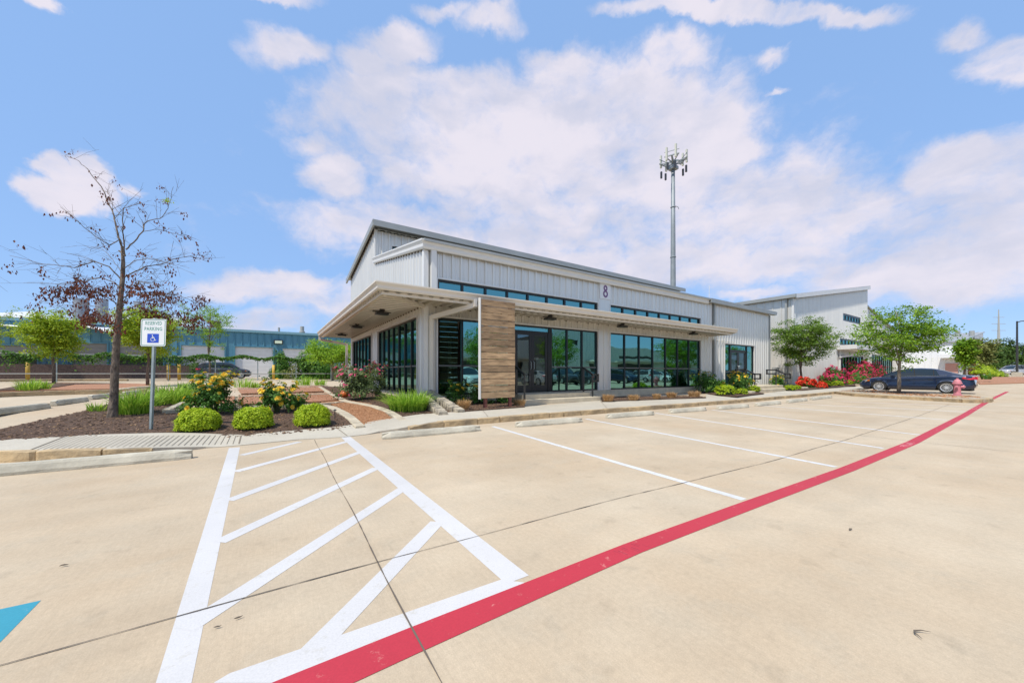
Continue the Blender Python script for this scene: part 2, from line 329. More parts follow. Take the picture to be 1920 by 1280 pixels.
M['yellow'] = mat('yellow_bollard', (.62, .40, .05), .6)
M['whitepaint'] = mat('white_paint', (.74, .75, .75), .5)
M['tank'] = mat('tank_steel', (.33, .36, .40), .45, (2, .15), None, .4)
M['brick'] = mat('brown_masonry', (.15, .10, .085), .9, (6, .4))
M['pink'] = mat('pink_door', (.55, .30, .25), .6)
M['hvac'] = mat('hvac_grey', (.34, .35, .33), .6)
M['panelcream'] = mat('antenna_panel', (.56, .56, .46), .5)
M['tyre'] = mat('tyre_rubber', (.018, .018, .018), .8)
M['rim'] = mat('alloy_rim', (.72, .72, .72), .3, metal=.6)
M['navy'] = mat('navy_paint', (.008, .018, .050), .3, metal=.35, coat=1)
M['silver'] = mat('silver_paint', (.50, .50, .50), .35, metal=.4, coat=1)
M['charcoal'] = mat('charcoal_paint', (.045, .045, .05), .35, metal=.3, coat=1)
M['whitecar'] = mat('white_car_paint', (.75, .75, .75), .35, coat=1)
M['carglass'] = mat('car_glass', (.012, .018, .018), .03, spec=1.0)
M['chrome'] = mat('chrome', (.75, .75, .75), .15, metal=1)
M['taillight'] = mat('tail_light', (.55, .01, .02), .2, coat=1)
M['headlight'] = mat('head_light', (.6, .6, .6), .15, coat=1)
M['amber'] = mat('amber_light', (.75, .20, .02), .25, coat=1)
M['tan'] = leafmat('dry_tuft', (.42, .24, .09), (.60, .40, .20), .2)
M['boxleaf'] = leafmat('boxwood_leaf', (.26, .40, .012), (.58, .68, .03), .35)
M['boxshade'] = mat('boxwood_shade_core', (.035, .06, .008), .9)  # core coloured dark to stand in for shade in the leaf gaps
M['roseleaf'] = leafmat('rose_leaf', (.04, .13, .02), (.16, .33, .05), .3)
M['roseleaf2'] = leafmat('dull_rose_leaf', (.07, .13, .04), (.22, .28, .10), .3)
M['yellowbloom'] = leafmat('yellow_petal', (.92, .52, .01), (.95, .80, .12), .3)
M['pinkbloom'] = leafmat('pink_petal', (.80, .03, .18), (.90, .30, .45), .25)
M['redbloom'] = leafmat('crimson_petal', (.42, .005, .05), (.78, .08, .20), .25)
M['orangebloom'] = leafmat('scarlet_petal', (.70, .02, .01), (.80, .10, .04), .25)
M['grass'] = leafmat('iris_blade', (.16, .34, .02), (.46, .64, .08), .35)
M['treeleaf'] = leafmat('tree_leaf', (.09, .22, .012), (.30, .46, .03), .35)
M['treeleafdark'] = leafmat('dark_tree_leaf', (.035, .085, .015), (.13, .22, .04), .3)
M['limeleaf'] = leafmat('lime_tree_leaf', (.20, .34, .015), (.48, .56, .04), .4)
M['midleaf'] = leafmat('mid_tree_leaf', (.07, .16, .015), (.24, .36, .04), .35)
M['limetree2'] = leafmat('fresh_tree_leaf', (.13, .30, .012), (.36, .52, .03), .35)
M['vineleaf'] = leafmat('vine_leaf', (.035, .12, .012), (.14, .28, .03), .3)
M['oliveleaf'] = leafmat('olive_leaf', (.13, .17, .04), (.30, .30, .09), .3)
M['deadleaf'] = leafmat('dead_leaf', (.085, .022, .012), (.22, .07, .035), .15)
M['chip'] = leafmat('bark_chip', (.045, .026, .016), (.27, .17, .11), 0, .95)
M['pebble'] = leafmat('pebble', (.30, .14, .06), (.52, .29, .16), 0, .95)
M['rock'] = mat('river_rock', (.42, .34, .24), .9, (5, .4), (12, .6, .02))

# ------------------------------------------------------------------ ground
def flat_poly(name, pts, m, off=0.0, zfun=None, cell=.5, rough=0, skirt=0, kind='structure', seed=0):
    """polygon laid on the terrain, cut fine enough to follow it; skirt drops its edge"""
    bm = bmesh.new(); vs = [bm.verts.new((p[0], p[1], 0)) for p in pts]; f = bm.faces.new(vs)
    if f.normal.z < 0 or f.calc_area() and sum((pts[i][0]*pts[(i+1) % len(pts)][1]-pts[(i+1) % len(pts)][0]*pts[i][1]) for i in range(len(pts))) < 0: f.normal_flip()
    bmesh.ops.triangulate(bm, faces=bm.faces[:])
    for _ in range(9):
        e = [e for e in bm.edges if e.calc_length() > cell]
        if not e or len(bm.verts) > 60000: break
        bmesh.ops.subdivide_edges(bm, edges=e, cuts=1)
        bmesh.ops.triangulate(bm, faces=[f for f in bm.faces if len(f.verts) > 3])
    rr = random.Random(seed)
    for v in bm.verts:
        z = (zfun or zt)(v.co.x, v.co.y)+off
        if rough and not v.is_boundary: z += rr.uniform(0, rough)
        v.co.z = z
    if skirt:
        be = [e for e in bm.edges if e.is_boundary]
        r = bmesh.ops.extrude_edge_only(bm, edges=be)
        for v in r['geom']:
            if isinstance(v, bmesh.types.BMVert): v.co.z -= skirt
    me = bpy.data.meshes.new(name); bm.to_mesh(me); bm.free()
    for q in (m if isinstance(m, (list, tuple)) else [m]): me.materials.append(q)
    o = bpy.data.objects.new(name, me); C.objects.link(o); o['kind'] = kind; return o
xs = sorted(set([-900, -500, -300, -150, -80, -50]+[x*2.0 for x in range(-20, 15)]+[28, 28.5, 29, 29.5, 30, 30.5, 31, 33, 36, 40, 42]+list(range(44, 74, 3))+[80, 100, 150, 250, 400, 700, 1200]))
ys = sorted(set([-700, -400, -200, -100, -60, -30, -15, -8, -4, 0, 2, 4, 6, 7, 7.9, 8.2, 8.6, 9, 9.4, 10, 10.5, 11, 12, 13, 14, 15, 16, 18, 20, 22, 25, 28, 30, 34, 38, 40, 42, 45, 50, 55, 60, 70, 100, 200, 400, 900]))
g = MB(); nx = len(xs); g.v = [(x, y, zt(x, y)) for y in ys for x in xs]
g.f = [(j*nx+i, j*nx+i+1, (j+1)*nx+i+1, (j+1)*nx+i) for j in range(len(ys)-1) for i in range(nx-1)]; g.m = [0]*len(g.f)
struct(g.build('parking_lot', M['lot']))

# painted markings, each a sheet 4 mm above the one below
def marking(name, pts, m, z): 
    mb = MB(); mb.add([(p[0], p[1], z) for p in pts], [tuple(range(len(pts)))]); o = mb.build(name, m)
    if o.data.polygons[0].normal.z < 0: o.data.flip_normals()
    return struct(o)
def line(name, a, b, wd, m, z):
    a = Vector((a[0], a[1])); b = Vector((b[0], b[1])); d = (b-a).normalized(); n = Vector((-d.y, d.x))*wd/2
    return marking(name, [a-n, b-n, b+n, a+n], m, z)
# red fire lane: centre line follows the drive aisle and bends away at the far end
up = [(510, 1280), (760, 1180), (985, 1092), (1170, 1020), (1400, 938), (1572, 878), (1700, 828), (1800, 778), (1850, 750), (1885, 734), (1920, 722)]
cl = [(-4, 1.70), (-1, 1.705)]+[(P(x, y, 0).x, P(x, y, 0).y) for x, y in up]
cl = [c for c in cl if c[0] < 46]
rl = MB(); nL = len(cl)
vsr = [(x, y, .0030) for x, y in cl]+[(x, y-interp(x, [0, 1, 2, 20], [.185, .165, .145, .15]), .0030) for x, y in cl]
rl.add(vsr, [(i, nL+i, nL+i+1, i+1) for i in range(nL-1)])
struct(rl.build('fire_lane_line', M['red']))
def to_mesh(o):
    dg = bpy.context.evaluated_depsgraph_get(); me = bpy.data.meshes.new_from_object(o.evaluated_get(dg)); n = bpy.data.objects.new(o.name, me); C.objects.link(n)
    n.parent = o.parent; n.location = o.location; n.rotation_euler = o.rotation_euler; n.scale = o.scale; nm = o.name
    for k in o.keys():
        if k in ('label', 'kind'): n[k] = o[k]
    bpy.data.objects.remove(o); n.name = nm; return n
def text(name, body, size, m, loc, rot, parent=None, ext=.002, sx=1, align='CENTER'):
    c = bpy.data.curves.new(name, 'FONT'); c.body = body; c.size = size; c.align_x = align; c.align_y = 'CENTER'; c.extrude = ext; c.materials.append(m)
    o = bpy.data.objects.new(name, c); C.objects.link(o); o.rotation_euler = rot; o.scale = (sx, 1, 1)
    if parent is not None: o.parent = parent; o.location = Vector(loc)-parent.location
    else: o.location = loc
    return to_mesh(o)
for (x, y) in ((1712, 833), (1838, 766)):
    p = P(x, y, .014); q = P(x+8, y-4, .014)
    o = text('lane_lettering', 'FIRE LANE', .13, M['redtext'], (p.x, float(np.interp(p.x, [c[0] for c in cl], [c[1] for c in cl]))-.078, .0042), (0, 0, 0), ext=.0005, sx=1.0); o['kind'] = 'structure'
o = text('lane_lettering', 'FIRE LANE', .13, M['redtext'], (21.3, float(np.interp(21.3, [c[0] for c in cl], [c[1] for c in cl]))-.078, .0042), (0, 0, .01), ext=.0005); o['kind'] = 'structure'
sm = MB(); rs = random.Random(4); q0 = P(1185, 1033, 0)
for k in range(9):
    x0 = q0.x-.10+k*.028+rs.uniform(-.01, .01); y0 = cl_y = float(np.interp(x0, [c[0] for c in cl], [c[1] for c in cl]))-.02-rs.uniform(0, .06); l_ = rs.uniform(.03, .075); w_ = rs.uniform(.002, .006)
    sm.quad((x0, y0, .0034), (x0+w_, y0, .0034), (x0+w_+.012, y0-l_, .0034), (x0+.012, y0-l_, .0034))
struct(sm.build('tyre_scuff', mat('scuff', (.28, .03, .05), .8)))
# access aisle hatching
WZ = .0012
eL, eR = (P(429, 840, 0), P(292, 1280, 0)), (P(450, 838, 0), P(359, 1280, 0))
marking('access_aisle_line', [eL[0], eL[1].lerp(eL[0], -.12), eR[1].lerp(eR[0], -.12), eR[0]], M['white'], WZ)
marking('access_aisle_line', [P(430, 1262, 0), P(400, 1280, 0), P(510, 1280, 0), P(985, 1092, 0), P(940, 1086, 0)], M['white'], WZ+.0002)
line('access_aisle_line', (1.20, 1.76), (1.18, 7.55), .16, M['white'], WZ+.00035)
for a, b in (((453, 853), (562, 828)), ((441, 884), (652, 827)), ((428, 938), (676, 847)), ((410, 1016), (706, 877)), ((345, 1180), (756, 915)), ((586, 1220), (820, 978))):
    line('access_aisle_line', P(*a, 0).xy, P(*b, 0).xy, .118, M['white'], WZ+.0005)
for a, b in (((924, 799), (1395, 936)), ((1099, 785), (1568, 875)), ((1229, 774), (1656, 840)), ((1335, 768), (1725, 815)), ((1425, 760), (1775, 787)), ((1500, 757), (1812, 772)), ((1570, 752), (1838, 763))):
    line('stall_line', P(*a, 0).xy, P(*b, 0).xy, .092, M['thin_white'], WZ)
c0 = P(77, 1125, 0); marking('accessible_pad', [c0, c0+Vector((-1.2, .02, 0)), c0+Vector((-1.2, -1.2, 0)), c0+Vector((.02, -1.2, 0))], M['blue'], WZ)
# expansion joints, a little ragged
jm = MB()
def joint(pts, wd=.007, z=.0050):
    pp = []
    for a, b in zip(pts[:-1], pts[1:]):
        n = max(2, int((Vector(b)-Vector(a)).length/.08))
        pp += [Vector(a).lerp(Vector(b), i/n) for i in range(n)]
    pp.append(Vector(pts[-1])); ph = random.random()*9; L_, R_ = [], []
    for i, p in enumerate(pp):
        d = (pp[min(i+1, len(pp)-1)]-pp[max(i-1, 0)]).normalized(); n = Vector((-d.y, d.x)); w_ = wd*random.uniform(.25, .75)
        p = p+n*.006*math.sin(i*.21+ph); L_.append((*(p+n*w_), z)); R_.append((*(p-n*w_), z))
    k = len(pp); jm.add(L_+R_, [(i, k+i, k+i+1, i+1) for i in range(k-1)])
joint([(-9, 2.44), (.6, 2.41), (3, 2.36), (5.43, 2.23), (9, 2.2), (15, 2.3), (22, 2.5)]); joint([(.66, 7.5), (.57, 2.39), (.5, -1)]); joint([(-4.9, 7.4), (-4.9, -1)])
joint([(9.5, 2.2), (9.4, -4)], .008); joint([(19, 2.4), (19, -5)], .008)
struct(jm.build('expansion_joint', M['grout']))

# ------------------------------------------------------------------ sidewalk with stone curb
ZS = .13
def zwalk(s, t):
    base = interp(s, [-1.6, -.75, 1.55, 2.9], [ZS, .012, .012, ZS])      # flush with the slab where the ramp is
    return max(base+(.175-base)*smooth(7.55, 8.9, t), (zt(s, t)+.014) if t > 8 else 0)
def PW(x, y):
    d = pdir(x, y); z = .1
    for _ in range(40): k = (z-HC)/d.z; z = .6*z+.4*zwalk(d.x*k, d.y*k)
    return Vector((d.x*k, d.y*k, z))
front = [PW(x, y) for x, y in ((-60, 848), (0, 847), (50, 845.5), (210, 841), (287, 839), (385, 837), (450, 834), (560, 823), (645, 818.5), (695, 812), (712, 808), (747, 803), (790, 795), (837, 787.5), (895, 784), (1040, 772.5), (1160, 764), (1260, 757.5), (1380, 749), (1480, 741), (1566, 733.5))]
back = [PW(x, y) for x, y in ((1640, 724), (1560, 726), (1505, 731), (1477, 732), (1433, 737.5), (1407, 739.5), (1383, 743), (1353, 741), (1345, 735), (1322, 733), (1324, 745.5), (1128, 753.5), (1124, 750), (984, 762), (865, 771), (808, 773.5), (752, 781.5), (672, 794), (630, 800), (455, 814.5), (122, 816), (0, 821), (-90, 826))]
walk = flat_poly('sidewalk', [p.xy for p in front+back], M['walk'], .0, zwalk, .22, skirt=.10)
# curb stones: rough limestone blocks along the front edge of the sidewalk
def stone_row(name, pts, wd, h, mats, seed=1, ln=.5, inset=0, gap=.012, proud=0.0, round_=.012, parent=None, tops=None):
    """blocks of stone butted end to end along pts (x,y,z at their top); returns one mesh"""
    rr = random.Random(seed); mb = MB()
    P3 = [Vector(p) for p in pts]; d = [0]
    for a, b in zip(P3[:-1], P3[1:]): d.append(d[-1]+(b-a).length)
    def pos(q):
        i = max(k for k in range(len(d)-1) if d[k] <= q+1e-9) if q < d[-1] else len(d)-2
        return P3[i].lerp(P3[i+1], (q-d[i])/(d[i+1]-d[i]) if d[i+1] > d[i] else 0)
    q = 0
    while q < d[-1]-.02:
        l = min(ln*rr.uniform(.6, 1.45), d[-1]-q)
        if d[-1]-q-l < .1: l = d[-1]-q
        a, b = pos(q), pos(q+max(.02, l-gap)); dd = b-a; dd.z = 0
        n = Vector((-dd.y, dd.x, 0)).normalized(); hh = h; j = lambda k: rr.uniform(-k, k)
        o0, o1 = proud+j(.006), proud+j(.006); dz = Vector((0, 0, j(.004)))
        # each block: 3 segments so that faces are uneven
        rows = []
        for t_ in (0, .06, .5, .94, 1):
            c = a.lerp(b, t_); e = .012 if t_ in (0, 1) else 0; k1 = j(.012)
            rows.append([c-n*(wd/2-e+k1*.4)-Vector((0, 0, hh)), c-n*(wd/2-e+k1)-Vector((0, 0, round_+e)), c-n*(wd/2-.012-e)+dz-Vector((0, 0, e*.5)), c+n*(wd/2-.012-e)+dz-Vector((0, 0, e*.5)), c+n*(wd/2-e)-Vector((0, 0, round_+e)), c+n*(wd/2-e)-Vector((0, 0, hh))])
        b0 = len(mb.v)
        for r_ in rows: mb.v += [tuple(p) for p in r_]
        for i in range(4):
            for k in range(5): mb.f.append((b0+i*6+k, b0+i*6+k+1, b0+(i+1)*6+k+1, b0+(i+1)*6+k)); mb.m.append(0)
        mb.f.append(tuple(b0+k for k in range(6))); mb.f.append(tuple(b0+24+k for k in range(6))[::-1]); mb.m += [0, 0]
        q += l
    return mb.build(name, mats, parent)
curb1 = [Vector((p.x, p.y+.03, p.z+.004)) for p in (PW(-60, 848), PW(0, 847), PW(120, 843.5), PW(210, 841), PW(250, 840), PW(290, 839))]
struct(stone_row('stone_curb', curb1, .14, .16, M['stone'], 3, .95))
cpts = [PW(x, y) for x, y, z in ((765, 799.5, .09), (800, 793, .118), (837, 787.5, ZS), (895, 784, ZS), (1040, 772.5, ZS), (1160, 764, ZS), (1260, 757.5, ZS), (1380, 749, ZS), (1480, 741, ZS), (1566, 733.5, ZS))]
struct(stone_row('stone_curb', [p+Vector((0, -.02, .004)) for p in cpts], .16, .17, M['stone'], 5, .75))
# grooved ramp surface of the walk, left of the aisle
gm = MB(); nG = 34
def groove(a, b, w_=.007):
    pr = [PW(a[0]+(b[0]-a[0])*k/14, a[1]+(b[1]-a[1])*k/14)+Vector((0, 0, .006)) for k in range(15)]; ww = Vector((w_, 0, 0))
    for p, q in zip(pr[:-1], pr[1:]): gm.quad(p-ww, p+ww, q+ww, q-ww)
for i in range(nG+1): u = i/nG; groove((124+328*u, 817.3-1.3*u), (58+390*u, 843-11*u), .0042 if 0 < i < nG else .010)
groove((630, 801), (651, 817)); groove((1128, 754), (1138, 765)); groove((905, 769), (915, 781))
struct(gm.build('grooved_walk', mat('groove', (.20, .165, .12), .95)))

# ------------------------------------------------------------------ planting beds
def inside(p, poly):
    c = False; n = len(poly)
    for i in range(n):
        a, b = poly[i], poly[(i+1) % n]
        if (a[1] > p[1]) != (b[1] > p[1]) and p[0] < (b[0]-a[0])*(p[1]-a[1])/(b[1]-a[1])+a[0]: c = not c
    return c
def scatter(name, poly, n, size, m, zoff, flat=.4, seed=0, zfun=None):
    rr = np.random.default_rng(seed); poly = [tuple(p) for p in poly]
    x0, x1 = min(p[0] for p in poly), max(p[0] for p in poly); y0, y1 = min(p[1] for p in poly), max(p[1] for p in poly)
    V, F = [], []; k = 0; tries = 0
    while k < n and tries < n*8:
        tries += 1; x, y = rr.uniform(x0, x1), rr.uniform(y0, y1)
        if not inside((x, y), poly): continue
        z = (zfun or zt)(x, y)+zoff; a = rr.uniform(0, PI); l = size*rr.uniform(.4, 1.4); w_ = l*rr.uniform(.25, .8); h = l*flat*rr.uniform(.3, 1)
        ca, sa = math.cos(a), math.sin(a); tl = rr.uniform(-.3, .3)
        pts = [(-l, -w_, 0), (l, -w_, tl*l), (l*.7, w_, tl*l), (-l, w_*.8, 0)]
        b = len(V); V += [(x+px*ca-py*sa, y+px*sa+py*ca, z-.3*h) for px, py, pz in pts]; V += [(x+.8*(px*ca-py*sa), y+.8*(px*sa+py*ca), z+h+pz) for px, py, pz in pts]
        F += [(b+4, b+5, b+6, b+7), (b, b+1, b+5, b+4), (b+1, b+2, b+6, b+5), (b+2, b+3, b+7, b+6), (b+3, b, b+4, b+7)]; k += 1
    me = bpy.data.meshes.new(name); me.from_pydata(V, [], F); me.materials.append(m); o = bpy.data.objects.new(name, me); C.objects.link(o); o['kind'] = 'stuff'; return o
def PX(l, up=0): return [P(x, y, None, up).xy for x, y in l]
# (a) the big bed by the sign and the dead tree
bedA = PX([(-80, 836), (0, 831), (122, 826), (455, 824), (630, 809), (674, 801), (640, 770), (600, 758), (560, 762), (445, 762), (370, 768), (312, 766), (345, 752), (420, 745), (430, 733), (300, 733), (255, 742), (215, 757), (150, 775), (78, 790), (0, 807.5), (-90, 824)])
flat_poly('mulch_bed', bedA, M['mulch'], .035, None, .16, .02, .06, seed=1)
scatter('bark_chips', bedA, 9000, .022, M['chip'], .045, .4, 1)
scatter('bark_chips', [p for p in bedA], 420, .018, M['tan'], .055, .4, 21)
# (b) bed along the end wall, with the pink rose
bedB = PX([(755, 790), (808, 781), (868, 777), (850, 748), (790, 735), (730, 737), (700, 735), (640, 727.5), (600, 724), (622, 737), (650, 752), (695, 760), (732, 775)])
flat_poly('mulch_bed', bedB, M['mulch'], .035, None, .2, .02, .06, seed=2); scatter('bark_chips', bedB, 4500, .022, M['chip'], .045, .4, 2)
bedW = [(3.97, 10.95), (2.4, 15), (2.6, 24), (3.97, 24)]
flat_poly('mulch_bed', bedW, M['mulch'], .03, None, .4, .02, .02, seed=9)
# (c) bed under the slatted board
bedC = [p.xy for p in (P(865, 770.5, .2), P(984, 762, .2))]+[(6.75, 9.95), (6.75, 10.75), (4.1, 10.75)]
flat_poly('mulch_bed', bedC, M['mulch'], .045, lambda s, t: max(.16, zt(s, t)), .2, .02, .04, seed=3); scatter('bark_chips', bedC, 2500, .02, M['chip'], .055, .4, 3, lambda s, t: max(.16, zt(s, t)))
# (d) strip right of the steps, (e) bed with the yellow roses, (f) beds further right
bedD = [p.xy for p in (P(1128, 753, .18), P(1324, 745.5, .18), P(1300, 742, .2), P(1128, 744.5, .2))]
flat_poly('mulch_bed', bedD, M['mulch'], .03, lambda s, t: .18, .3, .015, .04, seed=4)
scatter('bark_chips', bedD, 1200, .02, M['chip'], .04, .4, 4, lambda s, t: .18)
flat_poly('paved_strip', [(10.3, 10.0), (12.3, 9.75), (16.5, 9.9), (19.2, 10.1), (19.2, 10.9), (10.3, 10.9)], M['walk'], .0, lambda s, t: .205, 1)
bedE = [p.xy for p in (P(1318, 737, .2), P(1353, 741.5, .2), P(1383, 743, .2), P(1407, 740, .2), P(1433, 737.5, .2))]+[(22.1, 9.6), (21.9, 10.85), (19.2, 10.85)]
flat_poly('mulch_bed', bedE, M['mulch'], .03, lambda s, t: max(.19, zt(s, t)), .3, .02, .04, seed=5)
bedF = [p.xy for p in (P(1478, 732, .2), P(1505, 731.5, .2), P(1560, 727, .2), P(1612, 722, .2))]+[(40, 9.5), (44, 10.5), (44, 12), (34.7, 12), (29, 12), (27.7, 10.9)]
flat_poly('mulch_bed', bedF, M['mulch'], .03, lambda s, t: max(.19, zt(s, t)), .5, .03, .04, seed=6)

# (g) gravel terraces with stone edging
def terr(name, px, m, lift, seed, n, ps):
    pts = PX(px); flat_poly(name, pts, m, lift, None, .25, .008, .03, seed=seed); scatter('gravel_stones', pts, n, ps, M['pebble'], lift+.002, .7, seed+40)
T3 = [(602, 757), (645, 752.5), (695, 760), (737, 790), (678, 801), (643, 771), (620, 760)]
T2 = [(447, 743.5), (622, 738), (647, 751), (600, 755.5), (447, 760)]
T1 = [(445, 729), (600, 724.5), (617, 735), (452, 740)]
terr('gravel_bed', T3, M['gravel2'], .055, 11, 6000, .013); terr('gravel_bed', T2, M['gravel'], .06, 12, 2500, .015); terr('gravel_bed', T1, M['gravel'], .06, 13, 1500, .015)
terr('gravel_bed', [(340, 760), (392, 757), (440, 757), (440, 745), (385, 748)], M['gravel'], .05, 14, 600, .015)
def edging(label, px, wd=.16, h=.14, lift=.09, seed=1, ln=.55):
    o = stone_row('stone_edging', [P(x, y, None, lift) for x, y in px], wd, h, M['stonetop'], seed, ln); tag(o, label, 'stone edging', 'limestone edging of the gravel paths')
edging('limestone edging right of the gravel path, from the orange ball to the walk', [(622, 737.5), (647, 751), (697, 759), (730, 770), (757, 787)], .2, seed=1)
edging('limestone edging on the left of the brown gravel path beside the third bright shrub', [(598, 757), (620, 760.5), (650, 775), (676, 798)], .2, seed=2)
edging('low limestone riser between the brown gravel and the pink gravel panel above it', [(600, 756), (644, 752)], .12, seed=3)
edging('limestone kerb between the two pink gravel panels', [(447, 742), (622, 737)], .12, .12, .1, seed=4)
edging('limestone border slanting along the right end of the farthest gravel panel', [(600, 724.5), (619, 736)], .16, seed=5)
edging('thin far limestone border behind the farthest pink gravel panel', [(445, 728.5), (600, 724)], .12, seed=6)
edging('limestone blocks in front of the pink gravel, partly hidden by yellow roses', [(312, 768), (369, 766), (445, 762), (520, 760), (600, 757.5)], .16, .16, .12, seed=7)
edging('short limestone border running back from the corner stone left of the yellow rose', [(312, 767), (345, 753)], .16, .16, .12, seed=8)
# sloping stone steps from the building corner to the walk
for lab, a, b, sd in (('upper row of rough stone blocks sloping from the building corner to the walk', Vector((4.02, 10.72, .70)), P(866, 768.5, .24), 21),
                      ('lower row of rough stone blocks beside the bright grass clump at the building corner', Vector((3.80, 10.65, .60)), P(832, 772.5, .24), 22)):
    o = stone_row('stone_edging', [a, b], .24, .20, M['cobble'], sd, .17, gap=.035, round_=.045); tag(o, lab, 'stone edging', 'sloping stone rows at the corner')

# (h) planted island in the rear car park
isl = PX([(-90, 741), (0, 736), (107, 733), (203, 731), (277, 729.5), (292, 722), (230, 720), (139, 722), (90, 719), (40, 724), (0, 732), (-90, 737)])
flat_poly('island_ground', isl, M['gravel'], .07, None, .8, .0, .05, seed=15)
flat_poly('mulch_bed', PX([(-60, 740), (0, 735.5), (75, 733), (110, 728), (139, 723), (95, 720), (40, 725), (0, 733)]), M['mulch'], .10, None, .4, .03, .05, seed=16)
struct(stone_row('stone_curb', [P(x, y, None, .17) for x, y in ((-90, 740), (0, 735.2), (107, 732), (203, 730), (277, 728.5))], .2, .22, M['stone'], 17, 1.2))
struct(stone_row('stone_curb', [P(x, y, None, .15) for x, y in ((200, 731), (245, 726), (277, 723), (292, 722.5))], .2, .2, M['stonetop'], 18, 1.2))
struct(stone_row('stone_curb', [P(x, y, None, .13) for x, y in ((-120, 713), (0, 711.8), (120, 710.8), (240, 710.8))], .25, .18, M['stone'], 19, 2.0))
struct(stone_row('stone_curb', [P(x, y, None, .12) for x, y in ((595, 706), (680, 706))], .25, .18, M['gravel'], 20, 2.5))

# (i) island on the right with the hydrant
IZ = .15
it = [P(1566, 733.5, .13), P(1605, 737.5, IZ), P(1690, 742, IZ), P(1750, 745, IZ), P(1809, 748, IZ), P(1848, 748.5, IZ), P(1856, 745, IZ), P(1838, 742, IZ), P(1790, 738.5, IZ), P(1720, 734, IZ), P(1650, 730.5, IZ), P(1600, 729.5, IZ)]
flat_poly('island_ground', [p.xy for p in it], M['rock'], 0, lambda s, t: IZ-.015, .3, .02, .14, seed=25)
struct(stone_row('stone_curb', [p for p in it[:6]]+[it[6]], .22, .16, M['stone'], 26, .8))
struct(stone_row('stone_curb', it[6:8]+it[8:11], .12, .16, M['stonetop'], 27, .9))
rkp = [p.xy for p in (P(1570, 732, IZ), P(1690, 740, IZ), P(1800, 746, IZ), P(1845, 746, IZ), P(1830, 742.5, IZ), P(1720, 735, IZ), P(1640, 731, IZ))]
scatter('river_rocks', rkp, 900, .045, M['pebble'], IZ-.01, .7, 77, lambda s, t: 0)
flat_poly('mulch_bed', [p.xy for p in (P(1650, 733, IZ), P(1690, 738.5, IZ), P(1740, 740, IZ), P(1740, 737, IZ), P(1700, 734, IZ))], M['mulch'], .0, lambda s, t: IZ+.012, .2, .02, .05, seed=28)

# ------------------------------------------------------------------ wheel stops
def wheel_stop(a, b, label, grp, h=.12, wd=.17, z=0.0):
    a = Vector((a[0], a[1])); b = Vector((b[0], b[1])); L_ = (b-a).length; mb = MB(); n = 14; rr = random.Random(int(L_*1000))
    for i in range(n+1):
        u = i/n; e = .03 if i in (0, n) else 0; x = (u-.5)*L_; j = lambda: rr.uniform(-.0022, .0022)
        mb.v += [(x, -wd/2+e+j(), .0), (x, -wd/2+e+j(), .035), (x, -wd*.36+e+j(), h-.028-e), (x, -wd*.24+j(), h-e*.7+j()), (x, wd*.24+j(), h-e*.7+j()), (x, wd*.36-e+j(), h-.028-e), (x, wd/2-e+j(), .035), (x, wd/2-e, 0)]
    for i in range(n):
        for k in range(7): mb.f.append((i*8+k, i*8+k+1, i*8+8+k+1, i*8+8+k)); mb.m.append(0)
    mb.f += [tuple(range(8))[::-1], tuple(n*8+k for k in range(8))]; mb.m += [0, 0]
    o = mb.build('wheel_stop', M['stop']); m_ = (a+b)/2; o.location = (m_.x, m_.y, z+.002); o.rotation_euler.z = math.atan2(b.y-a.y, b.x-a.x)
    return tag(o, label, 'wheel stop', grp)
GF = 'concrete wheel stops along the front walk'
wheel_stop(P(-160, 905, 0), P(360, 858, 0), 'long pale concrete wheel stop at the left edge, before the grooved walk', GF, .13)
st = [((716, 823), (899, 807), 'largest short wheel stop, just right of the hatched aisle'), ((967, 800.5), (1090, 791), 'second wheel stop right of the hatched aisle, below the slatted board and steps'),
      ((1137, 784.5), (1224, 777.5), 'third wheel stop right of the hatched aisle, below the railing right of the steps'), ((1255, 774.5), (1322, 769.5), 'fourth wheel stop right of the hatched aisle, below the ribbed windows'),
      ((1345, 768), (1402, 763.5), 'fifth wheel stop right of the hatched aisle, below the far end of the glazing'), ((1417, 761.5), (1462, 757), 'sixth wheel stop right of the hatched aisle, below the second steps'),
      ((1476, 755.5), (1512, 751), 'seventh wheel stop right of the hatched aisle, below the red flowers'), ((1520, 750), (1558, 745.5), 'farthest wheel stop of the front row, against the planted island')]
for a, b, l in st: wheel_stop(P(*a, 0), P(*b, 0), l, GF)
GB = 'wheel stops in the rear car park on the left'
for a, b, l in (((-60, 790), (88, 765), 'nearest rear wheel stop at the left edge'), ((99, 761), (161, 752), 'middle rear wheel stop, left of the bare tree trunk'), ((168, 749.5), (222, 742.5), 'rear wheel stop reaching behind the bare tree trunk'), ((232, 742), (262, 737), 'farthest rear wheel stop, between the bare tree trunk and the sign post')):
    pa, pb = P(*a), P(*b); wheel_stop(pa, pb, l, GB, .14, .2, max(pa.z, pb.z))

